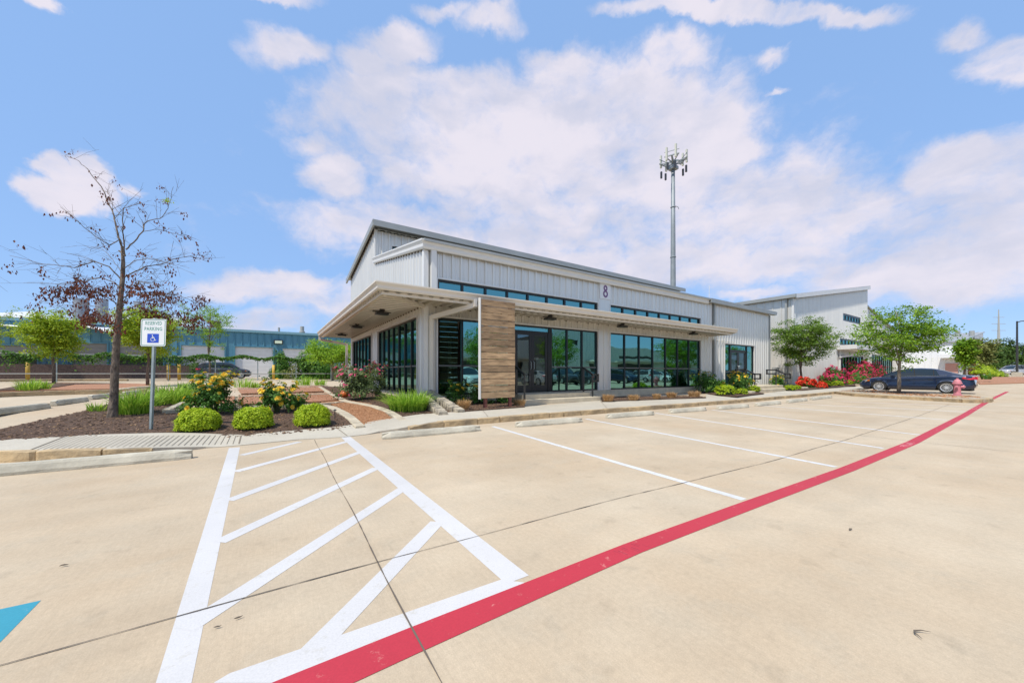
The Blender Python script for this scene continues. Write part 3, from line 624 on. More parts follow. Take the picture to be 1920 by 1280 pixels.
# ------------------------------------------------------------------ corrugated wall builder
PROF = [(-.052, 0), (-.026, .045), (.026, .045), (.052, 0), (.100, 0), (.110, .010), (.128, .010), (.138, 0), (.175, 0), (.185, .010), (.203, .010), (.213, 0)]
def ribbed(mb, u0, u1, z0, ztop, openings, put, pitch=.305, phase=0, depth=1.0):
    """put(u, z, d) -> point; openings = [(a, b, za, zb)]; ztop function of u"""
    us = {u0: 0.0, u1: 0.0}
    for (a, b, _, _) in openings:
        for q in (a, b):
            if u0 < q < u1: us[q] = 0.0
    k0 = math.floor((u0-phase)/pitch)-1; k1 = math.ceil((u1-phase)/pitch)+1
    for k in range(k0, k1):
        for du, dd in PROF:
            u = phase+k*pitch+du
            if u0 < u < u1 and u not in us: us[u] = dd*depth
    keys = sorted(us)
    def dep(u):
        r_ = (u-phase+.06) % pitch-.06
        return np.interp(r_, [-.06]+[p[0] for p in PROF]+[pitch-.06], [0]+[p[1] for p in PROF]+[0])*depth
    for a, b in zip(keys[:-1], keys[1:]):
        if b-a < 1e-5: continue
        m_ = (a+b)/2; cuts = sorted([(za, zb) for (oa, ob, za, zb) in openings if oa <= m_ <= ob]); z = z0
        for za, zb in cuts+[(None, None)]:
            ta = za if za is not None else ztop(a); tb = za if za is not None else ztop(b)
            if ta > z+1e-4: mb.quad(put(a, z, dep(a)), put(b, z, dep(b)), put(b, tb, dep(b)), put(a, ta, dep(a)))
            if zb is not None: z = zb

# ------------------------------------------------------------------ main building
S0, T0, S1, TB = 3.97, 10.9, 27.7, 23.4
FZ = .5                                                     # finished floor
bld = empty('office_building', (S0, T0, .3)); tag(bld, 'long pale ribbed metal building with wraparound canopy and the number 8', 'building')
w1 = (4.37, 11.5); w2 = (12.25, 19.35); d2 = (21.89, 25.5)
ops = [(w1[0], w1[1], FZ, 2.97), (w2[0], w2[1], FZ, 2.97), (d2[0], d2[1], FZ, 2.93), (w1[0], w1[1], 3.58, 4.17), (w2[0], w2[1], 3.58, 4.17)]
putF = lambda u, z, d: (u, T0-d, z)
mb = MB(); ribbed(mb, S0, S1, FZ-.05, lambda u: 5.1, ops, putF); mb.build('front_wall', M['metal'], bld)
putE = lambda u, z, d: (S0-d, u, z)
ewin = [(11.55, 16.75, FZ, 3.03), (17.95, 22.75, FZ, 3.03), (11.55, 12.25, 3.55, 3.95)]
topE = lambda t: (5.12+(t-T0)*(6.3-5.12)/6.4) if t < 17.3 else 7.86-(t-17.3)*(7.86-6.8)/6.1
mb = MB(); ribbed(mb, T0, 17.3, FZ-.05, topE, ewin, putE); ribbed(mb, 17.3, TB, FZ-.05, topE, ewin, putE); mb.build('end_wall', M['metal'], bld)
mb = MB(); ribbed(mb, S0, 27.7, 6.25, lambda u: 7.7, [(4.72, 6.2, 6.6, 7.13), (9, 12, 6.6, 7.13), (15, 18, 6.6, 7.13)], lambda u, z, d: (u, 17.3-d, z)); mb.build('clerestory_wall', M['metal'], bld)
mb = MB(); mb.quad((S1, T0, .3), (S1, TB, .3), (S1, TB, 6.8), (S1, T0, 5.1)); mb.add([(S1, T0, 5.1), (S1, 17.3, 6.3), (S1, 17.3, 7.8), (S1, TB, 6.8)], ((0, 1, 2, 3),))
mb.quad((S0, TB, .3), (S1, TB, .3), (S1, TB, 6.8), (S0, TB, 6.8)); mb.build('rear_wall', M['metal'], bld)
# roofs
mb = MB(); mb.prism([(S0-.12, T0-.3, 5.19), (S0-.12, 17.3, 6.38), (S0-.12, 17.3, 6.46), (S0-.12, T0-.3, 5.27)], (S1+.45-S0+.12, 0, 0)); mb.build('lower_roof', M['roof'], bld)
rf = MB(); rf.prism([(S0-.22, 16.85, 7.93), (S0-.22, 23.7, 6.78), (S0-.22, 23.7, 6.86), (S0-.22, 16.85, 8.02)], (27.75-S0+.22, 0, 0)); rf.build('upper_roof', M['roof'], bld)
mb = MB()
mb.box(S0-.2, 27.75, 16.80, 16.86, 7.74, 7.98); mb.bar((S0-.19, 16.86, 7.85), (S0-.19, 23.75, 6.70), .08, .24); mb.build('upper_rake_trim', M['roof'], bld)
# roof corrugation edge seen under the upper trim: a row of small closures
mb = MB()
cr = []
for k in range(77):
    u = 4.1+k*.305; cr += [(u-.06, 17.18, 7.73), (u-.06, 17.18, 7.69), (u+.06, 17.18, 7.69), (u+.06, 17.18, 7.73)]
mb.prism(cr+[(cr[-1][0], 17.18, 7.76), (cr[0][0], 17.18, 7.76)], (0, .03, 0)); mb.build('eave_closure', M['roof'], bld)
def gutter_prof(h=.24, d=.15):      # outward, up
    return [(0, 0), (d*.45, 0), (d*.62, h*.18), (d*.66, h*.5), (d*.95, h*.8), (d, h*.84), (d, h), (d*.9, h), (0, h)]
def gutter(mb, path, h, d, side):
    """path points (x,y,z) at the wall-side bottom; side = outward vectors per point (mitred)"""
    pr = gutter_prof(h, d); n = len(pr); b = len(mb.v)
    for p, o in zip(path, side): mb.v += [tuple(Vector(p)+Vector(o)*q[0]+Vector((0, 0, q[1]))) for q in pr]
    for i in range(len(path)-1):
        for k in range(n): mb.f.append((b+i*n+k, b+i*n+(k+1) % n, b+(i+1)*n+(k+1) % n, b+(i+1)*n+k)); mb.m.append(mb.cur)
    mb.f += [tuple(b+k for k in range(n)), tuple(b+(len(path)-1)*n+k for k in range(n))[::-1]]; mb.m += [mb.cur]*2
mb = MB(); gutter(mb, [(S0-.04, T0-.10, 5.0), (19.9, T0-.10, 5.0)], .26, .16, [(-1, -1, 0), (0, -1, 0)])
gutter(mb, [(S0-.04, T0-.10, 5.0), (S0-.04, 17.3, 6.18)], .26, .12, [(-1.3, -1.33, 0), (-1, 0, 0)])
mb.build('gutter', M['trim'], bld)
mb = MB(); mb.box(19.9, S1+.35, T0-.32, T0-.27, 5.06, 5.28); mb.box(19.9, S1+.35, T0-.27, T0-.1, 5.06, 5.1); mb.build('eave_trim', M['roof'], bld)
# dark notch line under the eave gutter
mb = MB()
for (u0, n_, dz) in ((11.05, 20, .16), (17.5, 19, .22)):
    cr = []
    for k in range(n_):
        u = u0+k*.305; cr += [(S0-.062, u-.05, topE(u-.05)-dz+.05), (S0-.062, u-.05, topE(u-.05)-dz-.01), (S0-.062, u+.06, topE(u+.06)-dz-.01), (S0-.062, u+.06, topE(u+.06)-dz+.05)]
    mb.prism(cr+[(S0-.062, cr[-1][1], topE(cr[-1][1])-.02), (S0-.062, cr[0][1], topE(cr[0][1])-.02)], (.012, 0, 0))
mb.build('closure_strip', M['grout'], bld)
# corner trims and downspouts
mb = MB(); mb.box(S0-.065, S0+.08, T0-.065, T0+.09, FZ-.05, 5.0); mb.build('corner_trim', M['trim'], bld)
mb = MB(); mb.box(S0-.05, S0+.09, 17.27, 17.39, 6.4, 7.75); mb.build('corner_trim', M['trim'], bld)
mb = MB(); mb.box(S1-.1, S1+.03, T0-.06, T0+.05, .3, 5.05); mb.build('corner_trim', M['roof'], bld)
mb = MB(); mb.box(4.12, 4.29, T0-.16, T0-.04, 3.52, 5.02); mb.build('downspout', M['trim'], bld)
mb = MB(); mb.box(20.55, 20.67, T0-.14, T0-.03, .3, 5.05); mb.build('downspout', M['roof'], bld)
mb = MB(); mb.bar((4.95, 9.48, 3.36), (4.95, 9.48, 3.13), .1, .13); mb.bar((4.95, 9.5, 3.18), (4.12, 10.80, 2.92), .1, .14); mb.box(4.06, 4.18, 10.72, 10.84, .62, 2.98); mb.build('downspout', M['canopy'], bld)
mb = MB(); mb.box(2.25, 2.35, 23.12, 23.26, 3.08, 3.3); mb.bar((2.3, 23.2, 3.12), (3.75, 23.45, 2.92), .09, .12); mb.box(3.68, 3.8, 23.4, 23.52, .3, 2.96); mb.build('downspout', M['canopy'], bld)
# flat warm trim around openings
def frame_trim(p0, p1, z0, z1, ax, t_=.05, o_=.056, name='opening_trim', m='trim'):
    mb = MB()
    if ax == 'x':
        mb.box(p0-t_, p1+t_, T0-o_, T0+.02, z1, z1+t_); mb.box(p0-t_, p0, T0-o_, T0+.02, z0, z1); mb.box(p1, p1+t_, T0-o_, T0+.02, z0, z1)
    else:
        mb.box(S0-o_, S0+.02, p0-t_, p1+t_, z1, z1+t_); mb.box(S0-o_, S0+.02, p0-t_, p0, z0, z1); mb.box(S0-o_, S0+.02, p1, p1+t_, z0, z1)
    mb.build(name, M[m], bld)
for (a, b, z0, z1) in ops: frame_trim(a, b, z0, z1, 'x')
for (a, b, z0, z1) in ewin[:2]: frame_trim(a, b, z0, z1, 'y')
mb = MB(); mb.box(S0-.047, S0-.036, 11.5, 12.3, 3.55, 3.98); mb.build('wall_vent', M['frame'], bld)
# pier between the two glazed bays gets flat cladding
mb = MB(); mb.box(11.56, 12.19, T0-.052, T0-.047, 3.52, 5.0); mb.build('pier_panel', M['metal'], bld)
# plinth
mb = MB(); mb.box(S0-.06, 6.9, T0-.08, T0+.1, .1, FZ); mb.box(10.2, 21.4, T0-.08, T0+.1, .1, FZ); mb.box(26.2, S1, T0-.07, T0+.1, .1, FZ-.03)
mb.box(S0-.07, S0+.05, T0+.1, TB+.05, .1, FZ); mb.build('plinth', M['plinth'], bld)
# windows: frame + glass per bay
def window(name, us, z0, z1, transom, ax, pos, deep=.06, fw=.055, skip=None, glass='glass', parent=None, fm='frame'):
    f = MB(); g_ = MB(); tr = MB(); a, b = us[0], us[-1]
    def bx(m_, u0, u1, d0, d1, za, zb):
        if ax == 'x': m_.box(u0, u1, pos+d0, pos+d1, za, zb)
        else: m_.box(pos+d0, pos+d1, u0, u1, za, zb)
    bx(f, a, b, -.01, deep, z1-fw, z1); bx(f, a, b, -.01, deep, z0, z0+fw)
    for i, u in enumerate(us):
        h_ = fw/2; l, r_ = (u, u+fw) if i == 0 else ((u-fw, u) if i == len(us)-1 else (u-h_, u+h_))
        bx(f, l, r_, -.02, deep, z0+fw, z1-fw)
    fo = f.build(name, M[fm], parent or bld)
    for i, (p, q) in enumerate(zip(us[:-1], us[1:])):
        if skip and i in skip: continue
        gg = MB(); 
        if ax == 'x': gg.quad((p, pos+.03, z0), (q, pos+.03, z0), (q, pos+.03, z1), (p, pos+.03, z1))
        else: gg.quad((pos+.03, q, z0), (pos+.03, p, z0), (pos+.03, p, z1), (pos+.03, q, z1))
        go = gg.build('glass_pane', M[glass], fo, local=True)
        if transom: bx(tr, p+fw/2, q-fw/2, -.005, deep, transom-.025, transom+.025)
    if transom: tr.build('transom', M['transom'], fo, local=True)
    return fo
u1 = [4.37, 5.25, 6.15, 7.05, 7.25, 8.98, 9.82, 10.64, 11.5]
window('window', [4.37, 5.25, 6.2, 7.15], FZ, 2.97, 1.45, 'x', T0+.03)
window('window', [8.98, 9.82, 10.64, 11.5], FZ, 2.97, 1.45, 'x', T0+.03)
window('window', [12.25+i*1.0143 for i in range(8)], FZ, 2.97, 1.45, 'x', T0+.03)
window('clerestory_window', [4.37, 5.25, 6.12, 7.0, 7.9, 8.8, 9.7, 10.6, 11.5], 3.58, 4.17, None, 'x', T0+.03, fw=.07)
window('clerestory_window', [12.25+i*.8875 for i in range(9)], 3.58, 4.17, None, 'x', T0+.03, fw=.07)
window('window', [11.55+i*.743 for i in range(8)], FZ, 3.03, 1.45, 'y', S0+.03)
window('window', [17.95+i*.8 for i in range(7)], FZ, 3.03, 1.45, 'y', S0+.03)
mb_ = window('clerestory_window', [4.72, 5.45, 6.2], 6.6, 7.13, None, 'x', 17.3+.03)
window('clerestory_window', [9, 10, 11, 12], 6.6, 7.13, None, 'x', 17.3+.03); window('clerestory_window', [15, 16, 17, 18], 6.6, 7.13, None, 'x', 17.3+.03)
def door(u0, u1_, ztop, pos, side=None, name='door'):
    """double glazed door with transom light above"""
    mid = (u0+u1_)/2; d = MB()
    d.box(u0, u1_, pos-.02, pos+.06, ztop, ztop+.06)
    d.box(u0, u0+.05, pos-.02, pos+.06, FZ, ztop); d.box(u1_-.05, u1_, pos-.02, pos+.06, FZ, ztop)
    for a, b in ((u0+.05, mid-.005), (mid+.005, u1_-.05)):
        d.box(a, a+.11, pos, pos+.045, FZ+.01, ztop); d.box(b-.11, b, pos, pos+.045, FZ+.01, ztop)
        d.box(a+.11, b-.11, pos, pos+.045, FZ+.01, FZ+.27); d.box(a+.11, b-.11, pos, pos+.045, ztop-.1, ztop)
    o = d.build(name, M['frame'], bld)
    for a, b in ((u0+.16, mid-.115), (mid+.115, u1_-.16)):
        gg = MB(); gg.quad((a, pos+.02, FZ+.27), (b, pos+.02, FZ+.27), (b, pos+.02, ztop-.1), (a, pos+.02, ztop-.1)); gg.build('glass_pane', M['doorglass'], o, local=True)
    for sgn in (-1, 1):
        h = MB(); x = mid+sgn*.07; h.tube([(x, pos-.015, 1.35), (x, pos-.06, 1.38), (x, pos-.06, 1.62), (x, pos-.015, 1.65)], .012, 6); h.build('handle', M['galv'], o, local=True)
    return o
door(7.3, 8.9, 2.72, T0+.05)
mb = MB(); mb.box(7.15, 7.3, T0+.02, T0+.09, FZ, 2.97); mb.box(8.9, 8.98, T0+.02, T0+.09, FZ, 2.97); mb.box(7.3, 8.9, T0+.02, T0+.09, 2.91, 2.97); mb.build('door_surround', M['frame'], bld)
mb = MB(); mb.quad((7.3, T0+.06, 2.78), (8.9, T0+.06, 2.78), (8.9, T0+.06, 2.91), (7.3, T0+.06, 2.91)); mb.build('glass_pane', M['glass'], bld)
mb = MB(); mb.box(8.33, 8.74, T0+.075, T0+.083, 1.02, 1.78); o_ = mb.build('poster', mat('poster_paper', (.34, .38, .36), .7, (7, .6), col2=(.12, .18, .2)), bld)
window('window', [21.89, 22.62], FZ, 2.93, 1.3, 'x', T0+.03); window('window', [24.62, 25.5], FZ, 2.93, None, 'x', T0+.03)
door(22.68, 24.56, 2.55, T0+.05)
mb = MB(); mb.box(22.62, 24.62, T0+.02, T0+.09, 2.87, 2.93); mb.build('door_surround', M['frame'], bld)
mb = MB(); mb.quad((22.62, T0+.06, 2.61), (24.62, T0+.06, 2.61), (24.62, T0+.06, 2.87), (22.62, T0+.06, 2.87)); mb.build('glass_pane', M['glass'], bld)
# interior shell, so that the panes look into a dim room
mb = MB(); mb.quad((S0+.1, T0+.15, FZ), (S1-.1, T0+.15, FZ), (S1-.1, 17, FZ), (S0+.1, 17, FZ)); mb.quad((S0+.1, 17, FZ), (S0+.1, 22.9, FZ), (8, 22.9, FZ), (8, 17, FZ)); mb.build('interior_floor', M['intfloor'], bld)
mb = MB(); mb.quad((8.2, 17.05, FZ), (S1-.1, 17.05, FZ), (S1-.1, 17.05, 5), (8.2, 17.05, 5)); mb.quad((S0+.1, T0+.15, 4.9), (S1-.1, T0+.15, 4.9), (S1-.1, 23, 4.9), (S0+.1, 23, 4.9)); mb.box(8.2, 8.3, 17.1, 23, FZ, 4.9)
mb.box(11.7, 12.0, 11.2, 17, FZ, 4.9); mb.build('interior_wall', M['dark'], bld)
mb = MB()
for k in range(6): mb.box(4.5, 5.05, 11.4, 11.6, .95+k*.28, .97+k*.28)
mb.box(4.48, 4.52, 11.4, 11.6, FZ, 2.6); mb.box(5.03, 5.07, 11.4, 11.6, FZ, 2.6)
mb.box(6.0, 7.0, 12.2, 13, FZ, 1.3); mb.box(9.2, 11, 13, 13.8, FZ, 1.25); mb.box(13, 16, 13, 14, FZ, 1.3); mb.box(7.2, 8.8, 14.8, 15.2, FZ, 2.1); mb.build('interior_shelf', M['plinth'], bld)

# number plaque
pl = MB(); pl.box(11.58, 12.22, T0-.082, T0-.053, 4.37, 5.03); plo = pl.build('number_plaque', M['whitepaint'], bld)
n8 = MB()
for cz, rr_ in ((4.83, .095), (4.585, .12)):
    ring = []
    for k in range(28):
        a = 2*PI*k/28; b2 = 2*PI*(k+1)/28
        for (i, q) in ((0, a), (1, b2)): pass
        ro, ri = rr_+.02, rr_-.045
        q = [(11.9+ro*math.cos(a), cz+ro*1.08*math.sin(a)), (11.9+ro*math.cos(b2), cz+ro*1.08*math.sin(b2)), (11.9+ri*math.cos(b2), cz+ri*1.08*math.sin(b2)), (11.9+ri*math.cos(a), cz+ri*1.08*math.sin(a))]
        n8.prism([(x, T0-.095-(.002 if cz < 4.7 else 0), z) for x, z in q], (0, .012, 0))
n8.build('number_eight', M['purple'], plo, local=True)

# canopy
cs, ct, ce, cb = 2.16, 9.4, 20.3, 23.2
ZC = 3.31
can = MB()
gutter(can, [(cs+.15, cb, ZC), (cs+.15, ct+.15, ZC), (ce, ct+.15, ZC)], .20, .15, [(-1, 0, 0), (-1, -1, 0), (0, -1, 0)])
canopy = can.build('canopy_fascia', M['canopy'], bld)
mb = MB(); mb.prism([(cs+.16, ct+.16, 3.49), (ce-.02, ct+.16, 3.49), (ce-.02, T0, 3.55), (S0, T0, 3.55)], (0, 0, .02)); mb.prism([(cs+.16, ct+.16, 3.49), (S0, T0, 3.55), (S0, cb-.02, 3.55), (cs+.16, cb-.02, 3.49)], (0, 0, .02)); mb.build('canopy_roof', M['roof'], bld)
# soffit: ribbed metal sheets running out from the walls
mb = MB(); zs = 3.34
def soff(a, b, ax):
    u = a; pitch = .3
    while u < b-1e-6:
        for du0, du1, z0, z1 in ((0, .09, 0, 0), (.09, .11, 0, -.065), (.11, .20, -.065, -.065), (.20, .22, -.065, 0), (.22, .30, 0, 0)):
            p, q = u+du0, min(u+du1, b)
            if p >= b: continue
            if ax == 'x':
                i0 = T0; o_p = ct+.15 if p > S0 else None
                ya = (lambda x: ct+.15); yb = (lambda x: T0 if x >= S0 else ct+.15+(x-cs-.15)*(T0-ct-.15)/(S0-cs-.15))
                mb.quad((p, ya(p), zs+z0), (q, ya(q), zs+z1), (q, yb(q), zs+z1), (p, yb(p), zs+z0))
            else:
                xb = (lambda y: S0 if y >= T0 else cs+.15+(y-ct-.15)*(S0-cs-.15)/(T0-ct-.15))
                mb.quad((cs+.15, p, zs+z0), (cs+.15, q, zs+z1), (xb(q), q, zs+z1), (xb(p), p, zs+z0))
        u += pitch
soff(cs+.15, ce-.02, 'x'); soff(ct+.15, cb-.02, 'y'); mb.build('canopy_soffit', M['soffit'], bld)
mb = MB(); mb.box(cs+.2, cs+.32, ct+.26, cb-.1, 3.23, 3.31); mb.box(cs+.2, ce-.25, ct+.2, ct+.262, 3.22, 3.31); mb.box(ce-.1, ce-.02, ct+.262, T0-.05, 3.24, 3.31)
mb.bar((cs+.3, ct+.3, 3.26), (S0-.05, T0-.05, 3.26), .09, .11); mb.build('canopy_beam', M['canopy'], bld)
cr = []
for t_ in np.arange(11.1, 23, .3): cr += [(S0-.07, t_-.03, 3.32), (S0-.07, t_-.03, 3.25), (S0-.07, t_+.03, 3.25), (S0-.07, t_+.03, 3.32)]
mb = MB(); mb.prism(cr+[(S0-.07, cr[-1][1], 3.335), (S0-.07, cr[0][1], 3.335)], (.02, 0, 0)); mb.build('soffit_closure', M['grout'], bld)
cr = []
for s_ in np.arange(4.3, 20.2, .6): cr += [(s_-.03, T0-.07, 3.32), (s_-.03, T0-.07, 3.25), (s_+.03, T0-.07, 3.25), (s_+.03, T0-.07, 3.32)]
mb = MB(); mb.prism(cr+[(cr[-1][0], T0-.07, 3.335), (cr[0][0], T0-.07, 3.335)], (0, .02, 0)); mb.build('soffit_closure', M['grout'], bld)
for (x, y) in ((3.05, 12.4), (3.05, 16.6), (3.05, 20.6), (8.4, 10.25), (12.3, 10.25), (17.6, 10.25)):
    mb = MB(); mb.lathe([(0.0, .06), (.09, .06), (.10, .0)], x, y, 12, cz=3.26)
    ex = (1, .45) if y > 11 else (1, .45)
    mb.box(x-.20, x+.20, y-.13, y+.13, 3.13, 3.20); mb.box(x-.05, x+.05, y-.05, y+.05, 3.20, 3.28); mb.bar((x-.3, y, 3.22), (x+.3, y+.02, 3.22), .03, .03); mb.build('canopy_light', M['iron'], bld)
mb = MB(); mb.tube([(3.05, 12.5, 3.29), (3.05, 20.6, 3.29)], .014, 6); mb.tube([(5.2, 10.25, 3.29), (17.6, 10.25, 3.29)], .014, 6); mb.tube([(19.7, T0-.06, 3.1), (22.9, T0-.06, 3.05)], .012, 6); mb.build('conduit', M['trim'], bld)

# steps with landings
def steps(s0, s1, t0, lab):
    mb = MB(); mb.box(s0-.15, s1+.18, t0, T0-.085, .02, .335); mb.box(s0, s1-.02, t0+.36, T0-.088, .335, FZ-.004)
    mb.box(s0, s1, T0-.09, T0+.02, .02, FZ-.002)
    o = mb.build('entry_steps', M['plinth'], bevel=.012); tag(o, lab, 'steps', 'concrete entry steps')
steps(6.98, 10.15, 9.62, 'concrete entry steps beside the slatted wooden board, below the main glass door')
steps(21.9, 26.1, 9.15, 'concrete entry steps at the second glass door, right of the yellow roses')
def rail(s, t0, flip, lab):
    mb = MB(); w_ = .075 if flip else .058
    pth = [(s, t0+1.25, 1.42), (s, t0+.62, 1.42), (s, t0+.15, 1.16), (s, t0-.12, 1.16), (s, t0-.12, .92), (s, t0+.15, .92)]
    if flip: pth = [(s, t0+1.12, 1.18), (s, t0+1.12, 1.42)]+pth[1:]; pth = [(s, t0+.62, 1.18)]+pth
    for a, b in zip(pth[:-1], pth[1:]): mb.bar(a, b, w_, w_)
    for p in pth[1:-1]: mb.box(p[0]-w_/2, p[0]+w_/2, p[1]-w_/2, p[1]+w_/2, p[2]-w_/2, p[2]+w_/2)
    mb.box(s-w_/2, s+w_/2, t0+.60, t0+.64, FZ-.005, 1.40); mb.box(s-w_/2, s+w_/2, t0+.13, t0+.17, .33, 1.14)
    tag(mb.build('handrail', M['iron']), lab, 'handrail', 'black entry handrails')
rail(6.93, 9.62, False, 'black metal handrail on the left of the main steps, behind the slatted board')
rail(10.05, 9.62, False, 'black metal handrail on the right of the main steps, in front of the pale pier')
rail(22.0, 9.2, True, 'black metal handrail on the left of the second steps, behind yellow roses')
rail(25.9, 9.2, True, 'black metal handrail on the right of the second steps, above bright green shrubs')

# slatted board
sb = empty('slatted_board', (5.6, 9.1, .2)); tag(sb, 'tall board of weathered horizontal wooden slats on two rust red posts', 'board')
wood = mat('weathered_wood', (.43, .285, .155), .75, (3.0, .38), (8, .5, .01), col2=(.33, .215, .115), stretch=(1, 1, 5))
t = wood.node_tree; gnode = nn(t, 'ShaderNodeNewGeometry'); pb = t.nodes['Principled BSDF']; src = pb.inputs['Base Color'].links[0].from_socket
r_ = nn(t, 'ShaderNodeMapRange'); r_.inputs[3].default_value = .62; r_.inputs[4].default_value = 1.3; t.links.new(gnode.outputs['Random Per Island'], r_.inputs[0])
vm = nn(t, 'ShaderNodeVectorMath', operation='SCALE'); t.links.new(src, vm.inputs[0]); t.links.new(r_.outputs[0], vm.inputs['Scale']); t.links.new(vm.outputs[0], pb.inputs['Base Color'])
bx0, bx1, bT = 4.93, 6.12, 9.12
zz = .49; k = 0; mb = MB()
while zz < 3.28:
    h_ = .175; mb.box(bx0+.03+random.uniform(-.004, .004), bx1+random.uniform(-.006, .006), bT-.0+random.uniform(-.004, .004), bT+.028, zz, zz+h_); zz += h_+.014; k += 1
ztop_b = zz
mb.build('slats', wood, sb)
mb = MB(); mb.box(bx0-.005, bx0+.025, bT-.01, bT+.09, .47, ztop_b+.02); mb.build('edge_strip', M['trim'], sb)
for x in (5.14, 5.98):
    mb = MB(); mb.box(x-.045, x+.045, bT+.032, bT+.11, .1, ztop_b-.05); mb.build('post', M['rust'], sb)

# reserved parking sign
sp = P(281, 809); SP = empty('parking_sign', sp); SP.rotation_euler.z = 0
tag(SP, 'reserved parking sign with blue wheelchair symbol on a grey steel post', 'sign')
f_ = sp.x*FU+sp.y*FV; scl = f_/FPX                      # metres per px there
yaw = -math.atan2(FU, FV)+R(6)
rgt = Vector((math.cos(yaw), math.sin(yaw), 0)); nrm_ = Vector((math.sin(yaw), -math.cos(yaw), 0)); lean = Vector((.0, 0, 0))
ztop_s = HC+(700-598)*scl; zbot = HC+(700-649)*scl; W_ = 43*scl; 
leanx = 7*scl/(ztop_s-sp.z)
def SQ(u, z, d=0): return Vector((0, 0, 0))+rgt*(u+leanx*z)+nrm_*d+Vector((0, 0, z))     # local: u across, z up from the base
H_ = ztop_s-sp.z; hb = zbot-sp.z
mb = MB()
for i, (u0, u1_, d0, d1) in enumerate(((-.03, -.018, 0, .004), (-.018, -.012, 0, .028), (-.012, .012, .024, .028), (.012, .018, 0, .028), (.018, .03, 0, .004))):
    bq = [SQ(u0, 0, d0-.03), SQ(u1_, 0, d0-.03), SQ(u1_, 0, d1-.03), SQ(u0, 0, d1-.03)]; tq = [SQ(u0, H_+.02, d0-.03), SQ(u1_, H_+.02, d0-.03), SQ(u1_, H_+.02, d1-.03), SQ(u0, H_+.02, d1-.03)]
    mb.hexa(bq, tq)
mb.build('post', M['galv'], SP, local=True)
def rrect(w_, z0, z1, r, n=6):
    pts = []
    for cx, cz, a0 in ((w_/2-r, z0+r, -90), (w_/2-r, z1-r, 0), (-w_/2+r, z1-r, 90), (-w_/2+r, z0+r, 180)):
        for k in range(n+1): a = R(a0+90*k/n); pts.append((cx+r*math.cos(a), cz+r*math.sin(a)))
    return pts
def plate(name, pts, d, th, m, par):
    mb = MB(); mb.prism([SQ(u, z, d) for u, z in pts], nrm_*th); return mb.build(name, m, par, local=True)
face = plate('sign_plate', rrect(W_, hb, H_, .035), .0, .004, M['signface'], SP)
def ringplate(name, po, pi, d, m, par):
    mb = MB(); n = len(po); mb.add([SQ(u, z, d) for u, z in po]+[SQ(u, z, d) for u, z in pi], [(i, (i+1) % n, n+(i+1) % n, n+i) for i in range(n)]); return mb.build(name, m, par, local=True)
ringplate('green_border', rrect(W_-.024, hb+.012, H_-.012, .028), rrect(W_-.042, hb+.021, H_-.021, .022), .0052, M['signgreen'], face)
hs = H_-hb
for body, zc, size in (('RESERVED', H_-hs*.16, hs*.135), ('PARKING', H_-hs*.365, hs*.135)):
    c = bpy.data.curves.new('sign_lettering', 'FONT'); c.body = body; c.size = size*1.33; c.align_x = 'CENTER'; c.align_y = 'CENTER'; c.offset = .0012; c.extrude = .0004; c.space_character = 1.12; c.materials.append(M['signgreen'])
    o = bpy.data.objects.new('sign_lettering', c); C.objects.link(o); o.parent = face; o.location = SQ(0, zc, .0042); o.rotation_euler = (R(90), 0, yaw); o.scale = (W_*.80/(size*1.33*(5.95 if body == 'RESERVED' else 5.1)), 1, 1); to_mesh(o)
bw, bz0, bz1 = W_*.46, hb+hs*.13, hb+hs*.46
plate('symbol_panel', rrect(bw, bz0, bz1, .006), .005, .001, M['signblue'], face)
sym = MB(); cz0 = (bz0+bz1)/2; sc_ = (bz1-bz0)
def stroke(pts, wd):
    for (a, b) in zip(pts[:-1], pts[1:]):
        a = Vector(a); b = Vector(b); d = (b-a).normalized(); n = Vector((-d.y, d.x))*wd/2; e = d*wd*.25
        sym.add([SQ(*(p*sc_+Vector((0, cz0))), .0075) for p in (a-n-e, b-n+e, b+n+e, a+n-e)], ((0, 1, 2, 3),))
sym.add([SQ(-.06*sc_+.055*sc_*math.cos(2*PI*k/14), cz0+.33*sc_+.055*sc_*math.sin(2*PI*k/14), .0078) for k in range(14)], (tuple(range(14)),))
stroke([(-.06, .25), (-.045, .02), (.14, .02), (.22, -.24), (.30, -.2)], .07); stroke([(-.05, .14), (.10, .14)], .06)
stroke([(-.02+.2*math.cos(a), -.13+.2*math.sin(a)) for a in [R(q) for q in range(110, 345, 18)]], .055)
sym.build('wheelchair_symbol', M['signface'], face, local=True)
